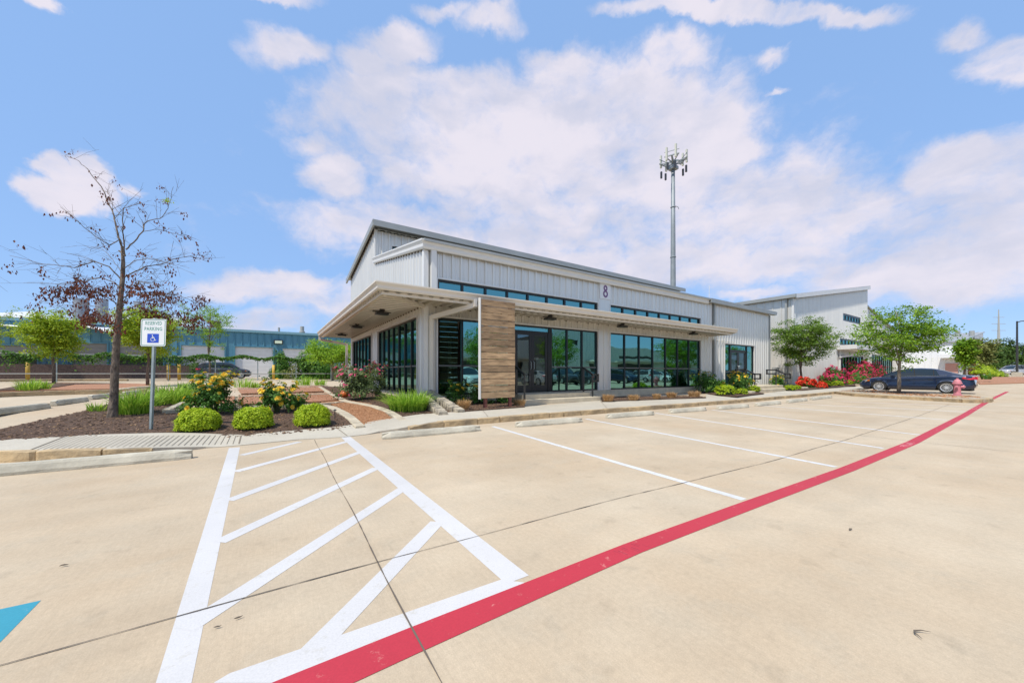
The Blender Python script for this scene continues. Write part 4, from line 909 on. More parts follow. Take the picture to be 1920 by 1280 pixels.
# ------------------------------------------------------------------ vegetation builders
def leaf_mesh(name, pts, nrm, size, mats, aspect=.5, jitter=.5, seed=0, core=None, mi=None, smoothn=False):
    """one small folded leaf (a quad) at every point of pts, facing roughly nrm"""
    r = np.random.default_rng(seed); n = len(pts); pts = np.asarray(pts, float); nr = np.asarray(nrm, float)+r.normal(0, jitter, (n, 3))
    nr /= np.linalg.norm(nr, axis=1)[:, None]+1e-9
    a = r.normal(0, 1, (n, 3)); a -= nr*(a*nr).sum(1)[:, None]; a /= np.linalg.norm(a, axis=1)[:, None]+1e-9; b = np.cross(nr, a)
    s = (size*r.uniform(.55, 1.35, n))[:, None]
    v = np.stack([pts-a*s, pts-b*s*aspect+nr*s*.12, pts+a*s, pts+b*s*aspect+nr*s*.12], 1).reshape(-1, 3)
    f = np.arange(n*4).reshape(-1, 4); V = v; FL = [f]; mlist = np.zeros(n, int) if mi is None else np.asarray(mi)
    me = bpy.data.meshes.new(name)
    if core is not None:
        cv, cf = core; cf = np.asarray(cf)+len(V); V = np.vstack([V, cv]); F = f.tolist()+cf.tolist(); mlist = np.concatenate([mlist, np.full(len(cf), 1)])
    else: F = f.tolist()
    me.from_pydata(V.tolist(), [], F)
    for m in (mats if isinstance(mats, (list, tuple)) else [mats]): me.materials.append(m)
    if len(me.materials) > 1: me.polygons.foreach_set('material_index', mlist.tolist())
    me.update(); return me
def obj_from(name, me, parent=None, loc=None):
    o = bpy.data.objects.new(name, me); C.objects.link(o)
    if parent is not None: o.parent = parent
    if loc is not None: o.location = loc
    return o
def sphere_dirs(n, r):
    d = r.normal(0, 1, (n, 3)); return d/np.linalg.norm(d, axis=1)[:, None]
def dome_mesh(name, rx, ry, h, n, leaf, mats, seed, bump=.06, freq=5):
    """clipped dome shrub: leaves over a lumpy dome and a heart inside, coloured dark as the shade between the tufts"""
    r = np.random.default_rng(seed); d = sphere_dirs(n, r); d[:, 2] = np.abs(d[:, 2])*1.15-.18; d /= np.linalg.norm(d, axis=1)[:, None]
    ph = r.uniform(0, 6, 6)
    tc_ = d[:max(60, n//15)]*r.uniform(.93, 1.04, (max(60, n//15), 1)); d = tc_[r.integers(0, len(tc_), n)]+r.normal(0, .052, (n, 3))
    rad0 = np.linalg.norm(d, axis=1); d = d/rad0[:, None]
    def lump(d): return 1+bump*(np.sin(d[:, 0]*freq+ph[0])*np.sin(d[:, 1]*freq+ph[1])+.6*np.sin(d[:, 2]*freq*1.9+ph[2]+d[:, 0]*freq*1.5)+.5*np.sin(d[:, 1]*freq*3+ph[3])*np.sin(d[:, 0]*freq*2.7+ph[4]))
    sq = (np.abs(d[:, 0])**2.6+np.abs(d[:, 1])**2.6+np.abs(d[:, 2])**2.6)**(-1/2.6)
    lm = lump(d)*sq/1.12; rad = lm*rad0*r.uniform(.93, 1.01, n); zc = h*.30
    p = np.stack([d[:, 0]*rx*rad, d[:, 1]*ry*rad, zc+d[:, 2]*(h-zc)*rad], 1); p[:, 2] = np.maximum(p[:, 2], .01)
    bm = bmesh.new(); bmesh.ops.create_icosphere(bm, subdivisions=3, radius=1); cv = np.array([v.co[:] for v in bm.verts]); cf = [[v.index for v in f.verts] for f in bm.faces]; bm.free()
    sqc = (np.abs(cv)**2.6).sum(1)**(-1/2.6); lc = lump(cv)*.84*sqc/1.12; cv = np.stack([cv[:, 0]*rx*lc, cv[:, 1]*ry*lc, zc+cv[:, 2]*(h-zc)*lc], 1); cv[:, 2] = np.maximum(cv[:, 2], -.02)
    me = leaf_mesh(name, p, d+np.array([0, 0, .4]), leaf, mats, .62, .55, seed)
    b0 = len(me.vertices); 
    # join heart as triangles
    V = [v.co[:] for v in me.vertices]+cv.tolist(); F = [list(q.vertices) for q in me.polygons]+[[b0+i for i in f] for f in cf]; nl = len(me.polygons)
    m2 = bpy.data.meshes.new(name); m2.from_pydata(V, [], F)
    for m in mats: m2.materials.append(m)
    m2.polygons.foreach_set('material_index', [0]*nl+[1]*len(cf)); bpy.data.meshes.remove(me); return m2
def bloom_mesh(name, r, m, seed=0, petals=3):
    rr = random.Random(seed); V, F = [], []
    for ring, (n, tilt, rad, z) in enumerate(((6, .25, 1.0, 0), (5, .75, .74, .12), (4, 1.25, .42, .2))[:petals]):
        for k in range(n):
            a = 2*PI*k/n+ring*.5+rr.uniform(-.2, .2); ca, sa = math.cos(a), math.sin(a); ct_, st_ = math.cos(tilt), math.sin(tilt); b = len(V)
            for (u, v, w_) in ((.05, -.2, 0), (.75, -.5, .05), (1.0, 0, -.08), (.75, .5, .05), (.05, .2, 0), (.55, 0, -.1)):
                x, z_ = u*rad*ct_-w_*st_, z+u*rad*st_*.75+w_; V.append(((x*ca-v*rad*sa)*r, (x*sa+v*rad*ca)*r, z_*r))
            F += [(b, b+1, b+5), (b+1, b+2, b+5), (b+2, b+3, b+5), (b+3, b+4, b+5), (b+4, b, b+5)]
    me = bpy.data.meshes.new(name); me.from_pydata(V, [], F); me.materials.append(m); return me
BL = {k: [bloom_mesh('rose', r, M[m], s) for s in range(3)] for k, (r, m) in {'y': (.060, 'yellowbloom'), 'p': (.05, 'pinkbloom'), 'ys': (.05, 'yellowbloom')}.items()}
def rose_bush(loc, rx, ry, h, label, grp, nb, kind='y', leaf='roseleaf', n=3200, seed=1, ls=.028, size=1.0, name='rose_bush', toplobes=True):
    r = np.random.default_rng(seed); root = empty(name, loc); tag(root, label, 'rose bush', grp)
    # canes
    mb = MB(); tips = []
    nc = 11
    for i in range(nc):
        a = 2*PI*i/nc+r.uniform(-.3, .3); q = r.uniform(.35, 1)
        tip = Vector((math.cos(a)*rx*q*.85, math.sin(a)*ry*q*.85, h*r.uniform(.55, .92))); mid = tip*.5+Vector((0, 0, h*.12)); mb.tube([(tip.x*.06, tip.y*.06, 0), mid, tip], [.014, .009, .004], 5); tips.append(tip)
    mb.build('canes', M['stem'], root, local=True)
    # foliage: clumps on the canes, with gaps
    cl = []; k = 0
    for tip in tips:
        for u in (.45, .65, .82, 1.0): cl.append((*(np.array(tip)*u+np.array([0, 0, h*.06])+r.normal(0, .05, 3)*rx), r.uniform(.12, .2)*max(rx, .4)))
    for _ in range(34):
        d = sphere_dirs(1, r)[0]; d[2] = abs(d[2])*.95; q = r.uniform(.45, .95); cl.append((d[0]*rx*q, d[1]*ry*q, h*(.12+.8*d[2]*q), r.uniform(.10, .2)*max(rx, .4)))
    cl = np.array(cl); ii = r.integers(0, len(cl), n); p = cl[ii, :3]+r.normal(0, 1, (n, 3))*cl[ii, 3][:, None]*np.array([.62, .62, .5]); p[:, 2] = np.abs(p[:, 2])
    nr = p-np.array([0, 0, h*.35]); nr /= np.linalg.norm(nr, axis=1)[:, None]+1e-6
    obj_from('foliage', leaf_mesh('foliage', p, nr+np.array([0, 0, .5]), ls, M[leaf], .62, .6, seed), root)
    # blooms sit on the outermost sprays, mostly high
    q = np.sqrt((p[:, 0]/rx)**2+(p[:, 1]/ry)**2+(np.maximum(0, p[:, 2]-.25*h)/(.75*h))**2); wt = np.exp(5.5*q)*(.15+np.clip(p[:, 2]/h, 0, 1.1))**1.6
    ok = (q < np.quantile(q, .985)); wt *= ok; used = []
    while len(used) < nb:
        i = r.choice(n, p=wt/wt.sum()); d = p[i]-np.array([0, 0, h*.3]); d /= np.linalg.norm(d)+1e-6
        if any(np.linalg.norm(p[i]-u) < .045*size for u in used) and r.random() < .9: continue
        used.append(p[i]); o = obj_from('rose', BL[kind][len(used) % 3], root, tuple(p[i]+d*.02)); o.rotation_euler = Vector((d[0], d[1], d[2]+.3)).to_track_quat('Z', 'Y').to_euler(); s_ = size*r.uniform(.65, 1.25); o.scale = (s_, s_, s_)
    return root
def grass_clump(loc, rad, h, n, label, grp, seed=1, m='grass', wd=.012, lean=.45, cat='grass clump', name='grass_clump'):
    r = np.random.default_rng(seed); V, F = [], []
    for i in range(n):
        a = r.uniform(0, 2*PI); q = rad*math.sqrt(r.uniform(0, 1))*.6; bx_, by_ = q*math.cos(a), q*math.sin(a); a2 = a+r.normal(0, .7); hh = h*r.uniform(.55, 1.1); ln = lean*r.uniform(.1, 1.3)*hh; wa_ = a2+PI/2+r.normal(0, .5)
        w_ = wd*r.uniform(.6, 1.3); b = len(V)
        for u, ww in ((0, .8), (.35, 1), (.7, .75), (1, .08)):
            x = bx_+math.cos(a2)*ln*u*u; y = by_+math.sin(a2)*ln*u*u; z = hh*(u-.18*u*u*(ln/hh)*2)
            V += [(x-math.cos(wa_)*w_*ww, y-math.sin(wa_)*w_*ww, z), (x+math.cos(wa_)*w_*ww, y+math.sin(wa_)*w_*ww, z)]
        F += [(b, b+1, b+3, b+2), (b+2, b+3, b+5, b+4), (b+4, b+5, b+7, b+6)]
    me = bpy.data.meshes.new(name); me.from_pydata(V, [], F); me.materials.append(M[m]); o = obj_from(name, me, None, loc); return tag(o, label, cat, grp)
def tree(loc, h, trunk_h, rx, rz, label, grp, leaf='treeleaf', n=6000, ls=.085, tr=.09, seed=1, clumps=70, cr=.32, flat=.55, bark='bark2', name='leafy_tree', ry=None, shape=1.0, open_=.55, cat='tree'):
    """tapered trunk with limbs, and a crown of leaf clumps gathered round the limb ends so that sky shows between them"""
    r = np.random.default_rng(seed); root = empty(name, loc); tag(root, label, cat, grp); ry = ry or rx
    cz = trunk_h+(h-trunk_h)*.48; mb = MB()
    tp = [(0, 0, -.05), (.02*r.normal(), .02*r.normal(), trunk_h*.5), (.04*r.normal(), .04*r.normal(), trunk_h), (.08*r.normal(), .08*r.normal(), cz), (.1*r.normal(), .1*r.normal(), h*.93)]
    mb.tube(tp, [tr*1.25, tr, tr*.85, tr*.5, tr*.12], 9)
    ends = []; nl = 17
    for i in range(nl):
        u = i/(nl-1); z0 = trunk_h*.92+(h*.86-trunk_h)*u*.85; a = i*2.4+r.uniform(-.4, .4); prof = math.sin(PI*min(1, max(.14, (1-u*.92)))) ** .55 if shape == 1 else (1-u*.8)
        L_ = prof*r.uniform(.72, 1.05); e = Vector((math.cos(a)*rx*L_, math.sin(a)*ry*L_, min(h, z0+(h-z0)*r.uniform(.12, .4))))
        s0 = Vector((0, 0, z0)); m1 = s0.lerp(e, .5)+Vector((0, 0, .08*h*r.uniform(0, 1)))
        mb.tube([s0, m1, e], [tr*.42*(1-u*.5), tr*.24*(1-u*.4), tr*.06], 6, False); ends.append((s0, m1, e))
        for _ in range(3):
            q = r.uniform(.35, .9); b0 = (s0.lerp(m1, q*2) if q < .5 else m1.lerp(e, q*2-1)); e2 = b0+Vector((r.normal(0, .3)*rx, r.normal(0, .3)*ry, r.uniform(-.02, .22)*(h-trunk_h))); mb.tube([b0, e2], [tr*.14, tr*.04], 5, False); ends.append((b0, b0.lerp(e2, .5), e2))
    mb.build('trunk', M[bark], root, local=True, smooth=True)
    cl = []
    for (a, b, c_) in ends:
        for u in (.55, .8, 1.0):
            p = a.lerp(b, u*2) if u < .5 else b.lerp(c_, u*2-1); cl.append((p.x, p.y, p.z, cr*r.uniform(.5, 1.15)))
    for _ in range(clumps):
        d = sphere_dirs(1, r)[0]; q = r.uniform(.35, 1)**open_; cl.append((d[0]*rx*q, d[1]*ry*q, cz+d[2]*rz*q, cr*r.uniform(.5, 1.1)))
    cl = np.array(cl); ok = cl[:, 2] < h; cl = cl[ok]; wts = cl[:, 3]**2; ii = r.choice(len(cl), n, p=wts/wts.sum()); p = cl[ii, :3]+r.normal(0, 1, (n, 3))*cl[ii, 3][:, None]*np.array([.55, .55, .55*flat])
    # droop of the outer sprays
    nr = np.tile(np.array([0, 0, 1.0]), (n, 1))*.9+(p-np.array([0, 0, cz]))*.25
    obj_from('crown', leaf_mesh('crown', p, nr, ls, M[leaf], .55, .75, seed), root); return root

# bright clipped shrubs
GB_ = 'bright yellow green rounded shrubs'
for i, (x, y, w_, h_, lab) in enumerate(((376, 811, 97, 46, 'bright yellow-green rounded shrub just right of the sign post, leftmost of three'), (482, 807, 84, 46, 'bright yellow-green rounded shrub below the second yellow rose bush, middle of three'), (594, 802, 74, 46, 'bright yellow-green rounded shrub beside the brown gravel path, rightmost of three'))):
    p = P(x, y, None, .04); f_ = p.x*FU+p.y*FV; k = f_/FPX; th = math.atan((x-960)/FPX); wd = w_*k*math.cos(th)*.95
    me = dome_mesh('shrub', wd/2, wd/2, h_*k*1.0, 19000, .0155, [M['boxleaf'], M['boxshade']], 30+i, .055, 5)
    o = obj_from('round_shrub', me, None, p+Vector((.1*math.sin(th), wd*.42, -.02))); tag(o, lab, 'shrub', GB_)
smb = dome_mesh('shrub', .5, .5, .62, 2600, .035, [M['boxleaf'], M['boxshade']], 41, .05, 5)
for i, (x, y, w_, lab) in enumerate(((1373, 741, 40, 'low bright shrub in front of the yellow roses, left of the second steps'), (1398, 739.5, 24, 'small bright shrub between the yellow roses and a pale stone slab'), (1422, 734.5, 25, 'bright shrub touching the left side of the second steps'),
                                    (1489, 731.5, 22, 'bright shrub right of the second steps, nearer of the pair under the handrail'), (1500, 730, 18, 'bright shrub behind its neighbour right of the second steps, by the scarlet flowers'),
                                    (1558, 725, 28, 'bright shrub below the crimson roses, leftmost in their row'), (1580, 723.5, 23, 'bright shrub second in the row below the crimson roses'), (1598, 721, 20, 'bright shrub third in the row below the crimson roses'), (1610, 719, 14, 'bright shrub just left of the nose of the blue sedan'),
                                    (1622, 714, 18, 'bright shrub above the bonnet of the blue sedan, front one'), (1640, 709, 24, 'bright shrub above the bonnet of the blue sedan, by the dark windows'))):
    p = P(x, y, .22); f_ = p.x*FU+p.y*FV; th = math.atan((x-960)/FPX); wd = w_*f_/FPX*math.cos(th)*1.05; o = obj_from('round_shrub', smb, None, (p.x+.15, p.y+wd*.45, .2)); o.scale = (wd, wd, wd*.95); o.rotation_euler.z = i*1.3; tag(o, lab, 'shrub', GB_)

# roses and flowers
def at_px(x, y, up=.04, z=None): return P(x, y, z, up)
GY = 'yellow rose bushes'
rose_bush(at_px(398, 780)+Vector((0, .35, 0)), .72, .62, .98, 'tall yellow rose bush behind the leftmost bright shrub, fullest with orange-yellow blooms', GY, 92, seed=3, n=5200)
rose_bush(at_px(520, 776)+Vector((0, .3, 0)), .48, .45, .86, 'yellow rose bush behind the middle bright shrub', GY, 66, seed=5, n=3400)
rose_bush(at_px(560, 768), .3, .3, .42, 'small leafy shoot of rose right of the second yellow rose bush, with no blooms', GY, 1, seed=6, n=900)
rose_bush(at_px(680, 748), .95, .8, 1.22, 'pink rose bush against the end wall, beside the orange ball', 'pink and crimson roses', 98, 'p', 'roseleaf2', 6000, 7, .034, 1.0)
rose_bush(Vector((4.75, 10.35, .2)), .42, .35, .85, 'yellow roses in front of the first dark window, left of the slatted board', GY, 14, seed=8, n=1800)
rose_bush(Vector((5.5, 10.3, .2)), .5, .35, .62, 'lower yellow roses partly behind the slatted board', GY, 10, seed=9, n=2000)
rose_bush(Vector((6.35, 10.2, .2)), .4, .3, .45, 'green rose foliage seen below the slatted board', GY, 3, seed=10, n=1200)
for (x, y, rx, h_, nb, lab, sd) in ((1325, 732, .85, 1.05, 14, 'leafy yellow rose bush at the right end of the glazing', 11), (1350, 733, .5, .6, 4, 'low rose bush with few blooms beside the downspout', 12), (1386, 727, 1.1, .98, 70, 'yellow rose bush in full bloom in front of the second door', 13), (1459, 722, .7, .85, 36, 'yellow rose bush between the two handrails of the second steps', 14)):
    d = pdir(x, 700); tt = {1325: 10.15, 1350: 9.9, 1386: 9.95, 1459: 10.3}[x]; k = tt/d.y; rose_bush(Vector((d.x*k, tt, .22)), rx, rx*.55, h_, lab, GY, nb, 'ys', seed=sd, n=3000, ls=.04, size=1.15)
def flower_hedge(p, rx, ry, h, label, leaf, bloom, n, nb, seed, grp):
    r = np.random.default_rng(seed); root = empty('rose_hedge', p); tag(root, label, 'rose bush', grp); d = sphere_dirs(n, r); d[:, 2] = np.abs(d[:, 2]); q = r.uniform(.55, 1, n)**.6; ph = r.uniform(0, 6, 4)
    lm = 1+.16*np.sin(d[:, 0]*6+ph[0])*np.sin(d[:, 1]*6+ph[1])+.12*np.sin(d[:, 2]*9+ph[2]+d[:, 0]*4)
    pp = np.stack([d[:, 0]*rx*q*lm, d[:, 1]*ry*q*lm, d[:, 2]*h*q*lm*.95+.03], 1); obj_from('foliage', leaf_mesh('foliage', pp, d, .055, M[leaf], .6, .7, seed), root)
    d = sphere_dirs(nb, r); d[:, 2] = np.abs(d[:, 2])*.9+.05; lm = 1+.16*np.sin(d[:, 0]*6+ph[0])*np.sin(d[:, 1]*6+ph[1])+.12*np.sin(d[:, 2]*9+ph[2]+d[:, 0]*4); q = r.uniform(.93, 1.08, nb)
    pp = np.stack([d[:, 0]*rx*q*lm, d[:, 1]*ry*q*lm, d[:, 2]*h*q*lm+.05], 1)
    P4 = np.repeat(pp, 4, 0)+r.normal(0, .03, (nb*4, 3)); o = obj_from('blooms', leaf_mesh('blooms', P4, np.repeat(d, 4, 0), .06, M[bloom], .8, .7, seed+1), root); o['kind'] = 'stuff'
GC = 'crimson rose bushes along the second building'
flower_hedge(Vector((39.9, 10.85, .3)), 1.6, .85, 1.3, 'crimson rose bush at the left end, against plain ribbed siding', 'roseleaf', 'redbloom', 6500, 380, 51, GC)
flower_hedge(Vector((47.2, 10.8, .3)), 2.7, 1.05, 2.1, 'tallest rose bush, bright pink and crimson, in front of the second building canopy', 'roseleaf', 'redbloom', 10000, 720, 52, GC)
flower_hedge(Vector((54.0, 11.2, .4)), 2.2, .8, 1.9, 'dark crimson rose bush farthest right, before the second window group', 'roseleaf', 'redbloom', 3000, 260, 53, GC)
flower_hedge(Vector((31.0, 9.95, .25)), 1.0, .42, .62, 'low scarlet flower bush right of the second steps', 'roseleaf', 'orangebloom', 2600, 300, 54, 'scarlet flower bushes')
flower_hedge(Vector((31.4, 9.2, .22)), .45, .22, .32, 'small scarlet flowers spilling over the edge of the walk', 'roseleaf', 'orangebloom', 500, 80, 55, 'scarlet flower bushes')

GG = 'clumps of long bladed iris grass'
for (x, y, rd, h_, n, lab, sd) in ((250, 777, .5, .62, 420, 'grass clump touching the right of the bare tree trunk', 1), (322, 757, .75, .62, 420, 'tall grass clump behind the sign post', 2), (286, 762, .4, .5, 180, 'grass clump seen just left of the sign post', 3), (768, 770, .78, .60, 900, 'bright grass clump at the building corner beside the stone rows', 4),
                                 (180, 772, .3, .25, 60, 'thin low grass tuft left of the bare tree trunk', 5), (50, 733, .5, .6, 150, 'grass clump on the rear island, left of its tree', 6), (80, 731, .35, .5, 90, 'smaller grass clump on the rear island by the tree foot', 7),
                                 (455, 726, .7, .62, 90, 'sparse grass clump behind the left yellow rose bush', 8), (478, 728, .5, .4, 80, 'low grass tuft between the two yellow rose bushes', 9), (570, 722, .8, .65, 150, 'grass clump behind the far gravel panel', 10), (601, 722, .6, .5, 110, 'yellowish grass tuft at the far end of the gravel panels', 11), (350, 735, .6, .5, 150, 'grass clump behind the tall yellow rose bush', 12)):
    grass_clump(P(x, y, None, .03)+Vector((0, .1, 0)), rd, h_, n, lab, GG, sd, wd=.010 if y > 750 else .014, lean=.95 if x == 768 else .6)
GT = 'cut back tufts of dry tan grass'
for (x, y, rd, h_, lab) in ((873, 768, .19, .30, 'dry tan tuft left of the slatted board'), (978, 760.5, .22, .24, 'dry tan tuft behind the right post of the slatted board'), (1145, 751.5, .22, .27, 'dry tan tuft just right of the main steps'), (1193, 749.5, .22, .22, 'dry tan tuft second from the main steps'),
                           (1236, 747.5, .17, .22, 'smallest dry tan tuft, in the middle of the strip'), (1264, 745.5, .22, .26, 'dry tan tuft under the middle of the glazing'), (1307, 744, .28, .28, 'dry tan tuft at the right end, by the green rose bush')):
    grass_clump(P(x, y, .21)+Vector((0, .12, 0)), rd*1.25, h_, 420, lab, GT, int(x), 'tan', .006, .5, 'dry grass', 'dry_tuft')
# pale slabs among the shrubs on the right
for (x, y, w_, lab) in ((1413, 738, .9, 'pale flat stone slab between two bright shrubs left of the second steps'), (1512, 729, 1.3, 'pale flat stone slab right of the second steps, before the scarlet flowers'), (1550, 725, 2.2, 'long pale flat stone slab below the crimson roses')):
    p = P(x, y, .2); mb = MB(); r = random.Random(int(x)); a = [(math.cos(2*PI*k/9)*w_*.5*r.uniform(.85, 1.1), math.sin(2*PI*k/9)*.25*r.uniform(.8, 1.1)) for k in range(9)]
    mb.prism([(p.x+u, p.y+.2+v, .12) for u, v in a], (0, 0, .2)); tag(mb.build('stone_slab', M['stonetop'], bevel=.03), lab, 'stone', 'pale stone slabs')
# orange ball: a small ribbed pumpkin-like ball
p = P(647, 747); mb = MB(); bm = bmesh.new(); bmesh.ops.create_uvsphere(bm, u_segments=40, v_segments=20, radius=.155)
for v in bm.verts:
    a = math.atan2(v.co.y, v.co.x); rr_ = math.hypot(v.co.x, v.co.y)/.155; k = 1-.035*rr_*(1-abs(math.cos(a*5)))**2; v.co.x *= k*1.04; v.co.y *= k*1.04; v.co.z *= .92
me = bpy.data.meshes.new('orange_ball'); bm.to_mesh(me); bm.free(); me.materials.append(M['orange']); me.polygons.foreach_set('use_smooth', [True]*len(me.polygons))
o = obj_from('orange_ball', me, None, p+Vector((0, .12, .15))); tag(o, 'round orange ball on the mulch beside the pink rose bush and the gravel edging', 'ball')
# small path light by the third shrub
p = P(628, 789); mb = MB(); mb.tube([(p.x, p.y, p.z-.02), (p.x, p.y, p.z+.24)], .008, 6); mb.lathe([(0, .27), (.035, .25), (.035, .235), (0, .235)], p.x, p.y, 10, cz=p.z); tag(mb.build('path_light', M['iron']), 'small black path light beside the rightmost of the three bright shrubs', 'path light')

# ------------------------------------------------------------------ the bare tree with dead leaves
tb = P(210, 783, None, .03); FD = tb.x*FU+tb.y*FV; DT = empty('bare_tree', tb); tag(DT, 'nearly bare tree with dead russet leaves standing in the mulch left of the sign', 'tree')
k_ = FD/FPX; fwd = Vector((FU, FV, 0)); rt = Vector((RU, RV, 0)); rr = random.Random(5)
def TP(x, y, dep=0.0):
    q = (FD+dep)/FPX; return (fwd*(FD+dep)+rt*(x-960)*q+Vector((0, 0, HC+(700-y)*q)))-tb
tm = MB(); twigs = []
def branch(px, r0, r1, dep=0, sub=6, n=7, lvl=0):
    r0 *= .62; sub = int(sub*1.9)
    pts = []; m_ = len(px)
    for i, (x, y) in enumerate(px): pts.append(TP(x, y, dep*i/(m_-1)))
    fine = [pts[0]]
    for a, b in zip(pts[:-1], pts[1:]):
        for u in (.33, .66, 1): fine.append(a.lerp(b, u)+Vector((rr.uniform(-1, 1), rr.uniform(-1, 1), rr.uniform(-1, 1)))*(.012 if u < 1 else 0))
    tm.tube(fine, [r0+(r1-r0)*i/(len(fine)-1) for i in range(len(fine))], n, False)
    ln = sum((b-a).length for a, b in zip(pts[:-1], pts[1:]))
    for _ in range(sub):
        u = rr.uniform(.25, .97); i = min(len(fine)-2, int(u*(len(fine)-1))); a = fine[i]; d = (fine[i+1]-fine[i]).normalized()
        s_ = Vector((rr.uniform(-1, 1), rr.uniform(-1, 1), rr.uniform(-.55, .75))); e = a+(d*.7+s_*.75).normalized()*ln*rr.uniform(.12, .32); m1 = a.lerp(e, .5)+Vector((0, 0, rr.uniform(-.02, .05)))
        rad = max(.0025, (r0+(r1-r0)*u)*.45); tm.tube([a, m1, e], [rad, rad*.7, .0016], 4, False); twigs.append((a, m1, e))
        for _ in range(2):
            q = rr.uniform(.3, .9); b0 = a.lerp(e, q); e2 = b0+((e-a).normalized()*.6+Vector((rr.uniform(-1, 1), rr.uniform(-1, 1), rr.uniform(-.5, .6)))).normalized()*rr.uniform(.12, .32); tm.tube([b0, e2], [.0028, .0013], 3, False); twigs.append((b0, b0.lerp(e2, .5), e2))
# trunk
tpts = [(210, 788), (212, 770), (214, 740), (215, 700), (218, 650), (222, 600), (226, 560), (230, 520), (231, 490), (229, 462)]
tr_ = [q*k_*.70 for q in (13, 10, 8.8, 8.3, 7.6, 6.8, 5.6, 4.9, 4.0, 3.0)]
tl = [TP(x, y) for x, y in tpts]; tm.tube(tl, tr_, 14, False)
branch([(229, 465), (222, 445), (217, 420), (214, 405), (205, 385), (190, 350), (165, 318), (148, 302), (122, 290)], .030, .003, .3, 5)
branch([(229, 462), (223, 450), (206, 460), (190, 450), (160, 428), (150, 418), (113, 388)], .018, .003, -.5, 6)
branch([(223, 470), (235, 480), (233, 460), (230, 435), (231, 400), (232, 390), (247, 385), (266, 380)], .024, .003, -.2, 6)
branch([(236, 468), (250, 455), (268, 434), (270, 420), (282, 413), (300, 410), (312, 395), (318, 380), (325, 350)], .022, .003, .5, 7)
branch([(268, 434), (290, 430), (320, 436), (345, 444), (362, 450)], .010, .002, .2, 5)
branch([(228, 405), (216, 390), (206, 370), (197, 350)], .008, .002, .1, 3)
branch([(232, 520), (255, 508), (272, 500), (300, 496), (325, 486), (355, 480), (392, 486)], .022, .003, .6, 9)
branch([(228, 525), (205, 500), (175, 490), (140, 502), (112, 498), (80, 495), (18, 479)], .022, .003, -.4, 9)
branch([(230, 505), (250, 490), (275, 484), (300, 488), (325, 495)], .014, .002, -.7, 8)
branch([(229, 545), (215, 530), (190, 520), (160, 528), (130, 530), (95, 532), (50, 530)], .020, .002, .7, 11)
branch([(228, 560), (250, 550), (280, 553), (310, 552), (335, 553), (352, 560), (366, 570)], .020, .002, .3, 11)
branch([(228, 575), (205, 560), (180, 545), (150, 548), (115, 556), (85, 560)], .018, .002, -.8, 12)
branch([(227, 585), (250, 575), (285, 560), (320, 565), (352, 578)], .017, .002, -.9, 12)
branch([(226, 600), (205, 590), (185, 575), (155, 570), (120, 572), (90, 575)], .016, .002, .9, 12)
branch([(226, 598), (245, 588), (270, 582), (300, 585), (340, 598), (362, 602)], .016, .002, .8, 12)
branch([(224, 615), (200, 598), (180, 596), (165, 600)], .012, .002, -1.1, 8)
branch([(226, 590), (232, 570), (240, 540), (262, 528), (290, 530)], .012, .002, -1.3, 10)
branch([(224, 590), (214, 565), (206, 545), (185, 535), (165, 545)], .012, .002, 1.2, 10)
branch([(231, 520), (222, 500), (205, 480), (190, 465), (170, 462)], .010, .002, 1.0, 7)
tm.build('trunk', M['bark'], DT, local=True, smooth=True)
# dead leaves hang in small bunches, most in the lower third of the crown
V, F = [], []
ends_ = [e for t_ in twigs for e in (t_[2], t_[1])]
zlo = TP(210, 612).z; zhi = TP(210, 400).z
for e in ends_:
    u = (e.z-zlo)/(zhi-zlo); pr = .62 if u < .34 else (.28 if u < .5 else .07)
    if rr.random() > pr or not (TP(88, 500).dot(rt) < e.dot(rt) < TP(352, 500).dot(rt)): continue
    for _ in range(rr.randint(4, 9)):
        c_ = e+Vector((rr.gauss(0, .045), rr.gauss(0, .045), rr.gauss(-.03, .04))); l = rr.uniform(.04, .075); a = rr.uniform(0, 2*PI); d = Vector((math.cos(a)*.35, math.sin(a)*.35, -1)).normalized(); s_ = d.cross(Vector((math.sin(a+1), math.cos(a+1), .2))).normalized()*l*.26
        b = len(V); cv = d.cross(s_).normalized()*l*.15; V += [c_, c_+d*l*.5-s_+cv, c_+d*l, c_+d*l*.5+s_+cv]; F += [(b, b+1, b+2, b+3)]
me = bpy.data.meshes.new('dead_leaves'); me.from_pydata([tuple(v) for v in V], [], F); me.materials.append(M['deadleaf']); o = obj_from('dead_leaves', me, DT); o['kind'] = 'stuff'
r = np.random.default_rng(3); pl_ = np.array([list(TP(314, 377, .35))]*26)+r.normal(0, .03, (26, 3)); obj_from('green_leaves', leaf_mesh('green_leaves', pl_, np.tile([0, 0, 1.], (26, 1)), .035, M['limeleaf'], .35, .8, 2), DT)

# ------------------------------------------------------------------ other trees
def place_tree(x, yb, ytop, w_px, lab, grp, z=None, ytr=None, **k):
    p = P(x, yb, z) if z is not None else P(x, yb); f_ = p.x*FU+p.y*FV; s = f_/FPX; th = math.atan((x-960)/FPX); h = (yb-ytop)*s; rx = w_px*s*math.cos(th)*.5
    th_ = (yb-ytr)*s if ytr else h*.35
    return tree(p, h, th_, rx, (h-th_)*.55, lab, grp, **k)
GR = 'young trees around the rear car park'
place_tree(101, 722, 578, 132, 'lime green young tree on the rear island, left of the bare tree', GR, ytr=672, leaf='limeleaf', n=17000, ls=.058, tr=.070, seed=2, clumps=120, cr=.40, flat=.5, bark='bark')
place_tree(277, 724, 572, 132, 'lime green young tree partly hidden by the reserved parking sign', GR, ytr=668, leaf='limeleaf', n=17000, ls=.058, tr=.070, seed=4, clumps=120, cr=.40, flat=.5, bark='bark')
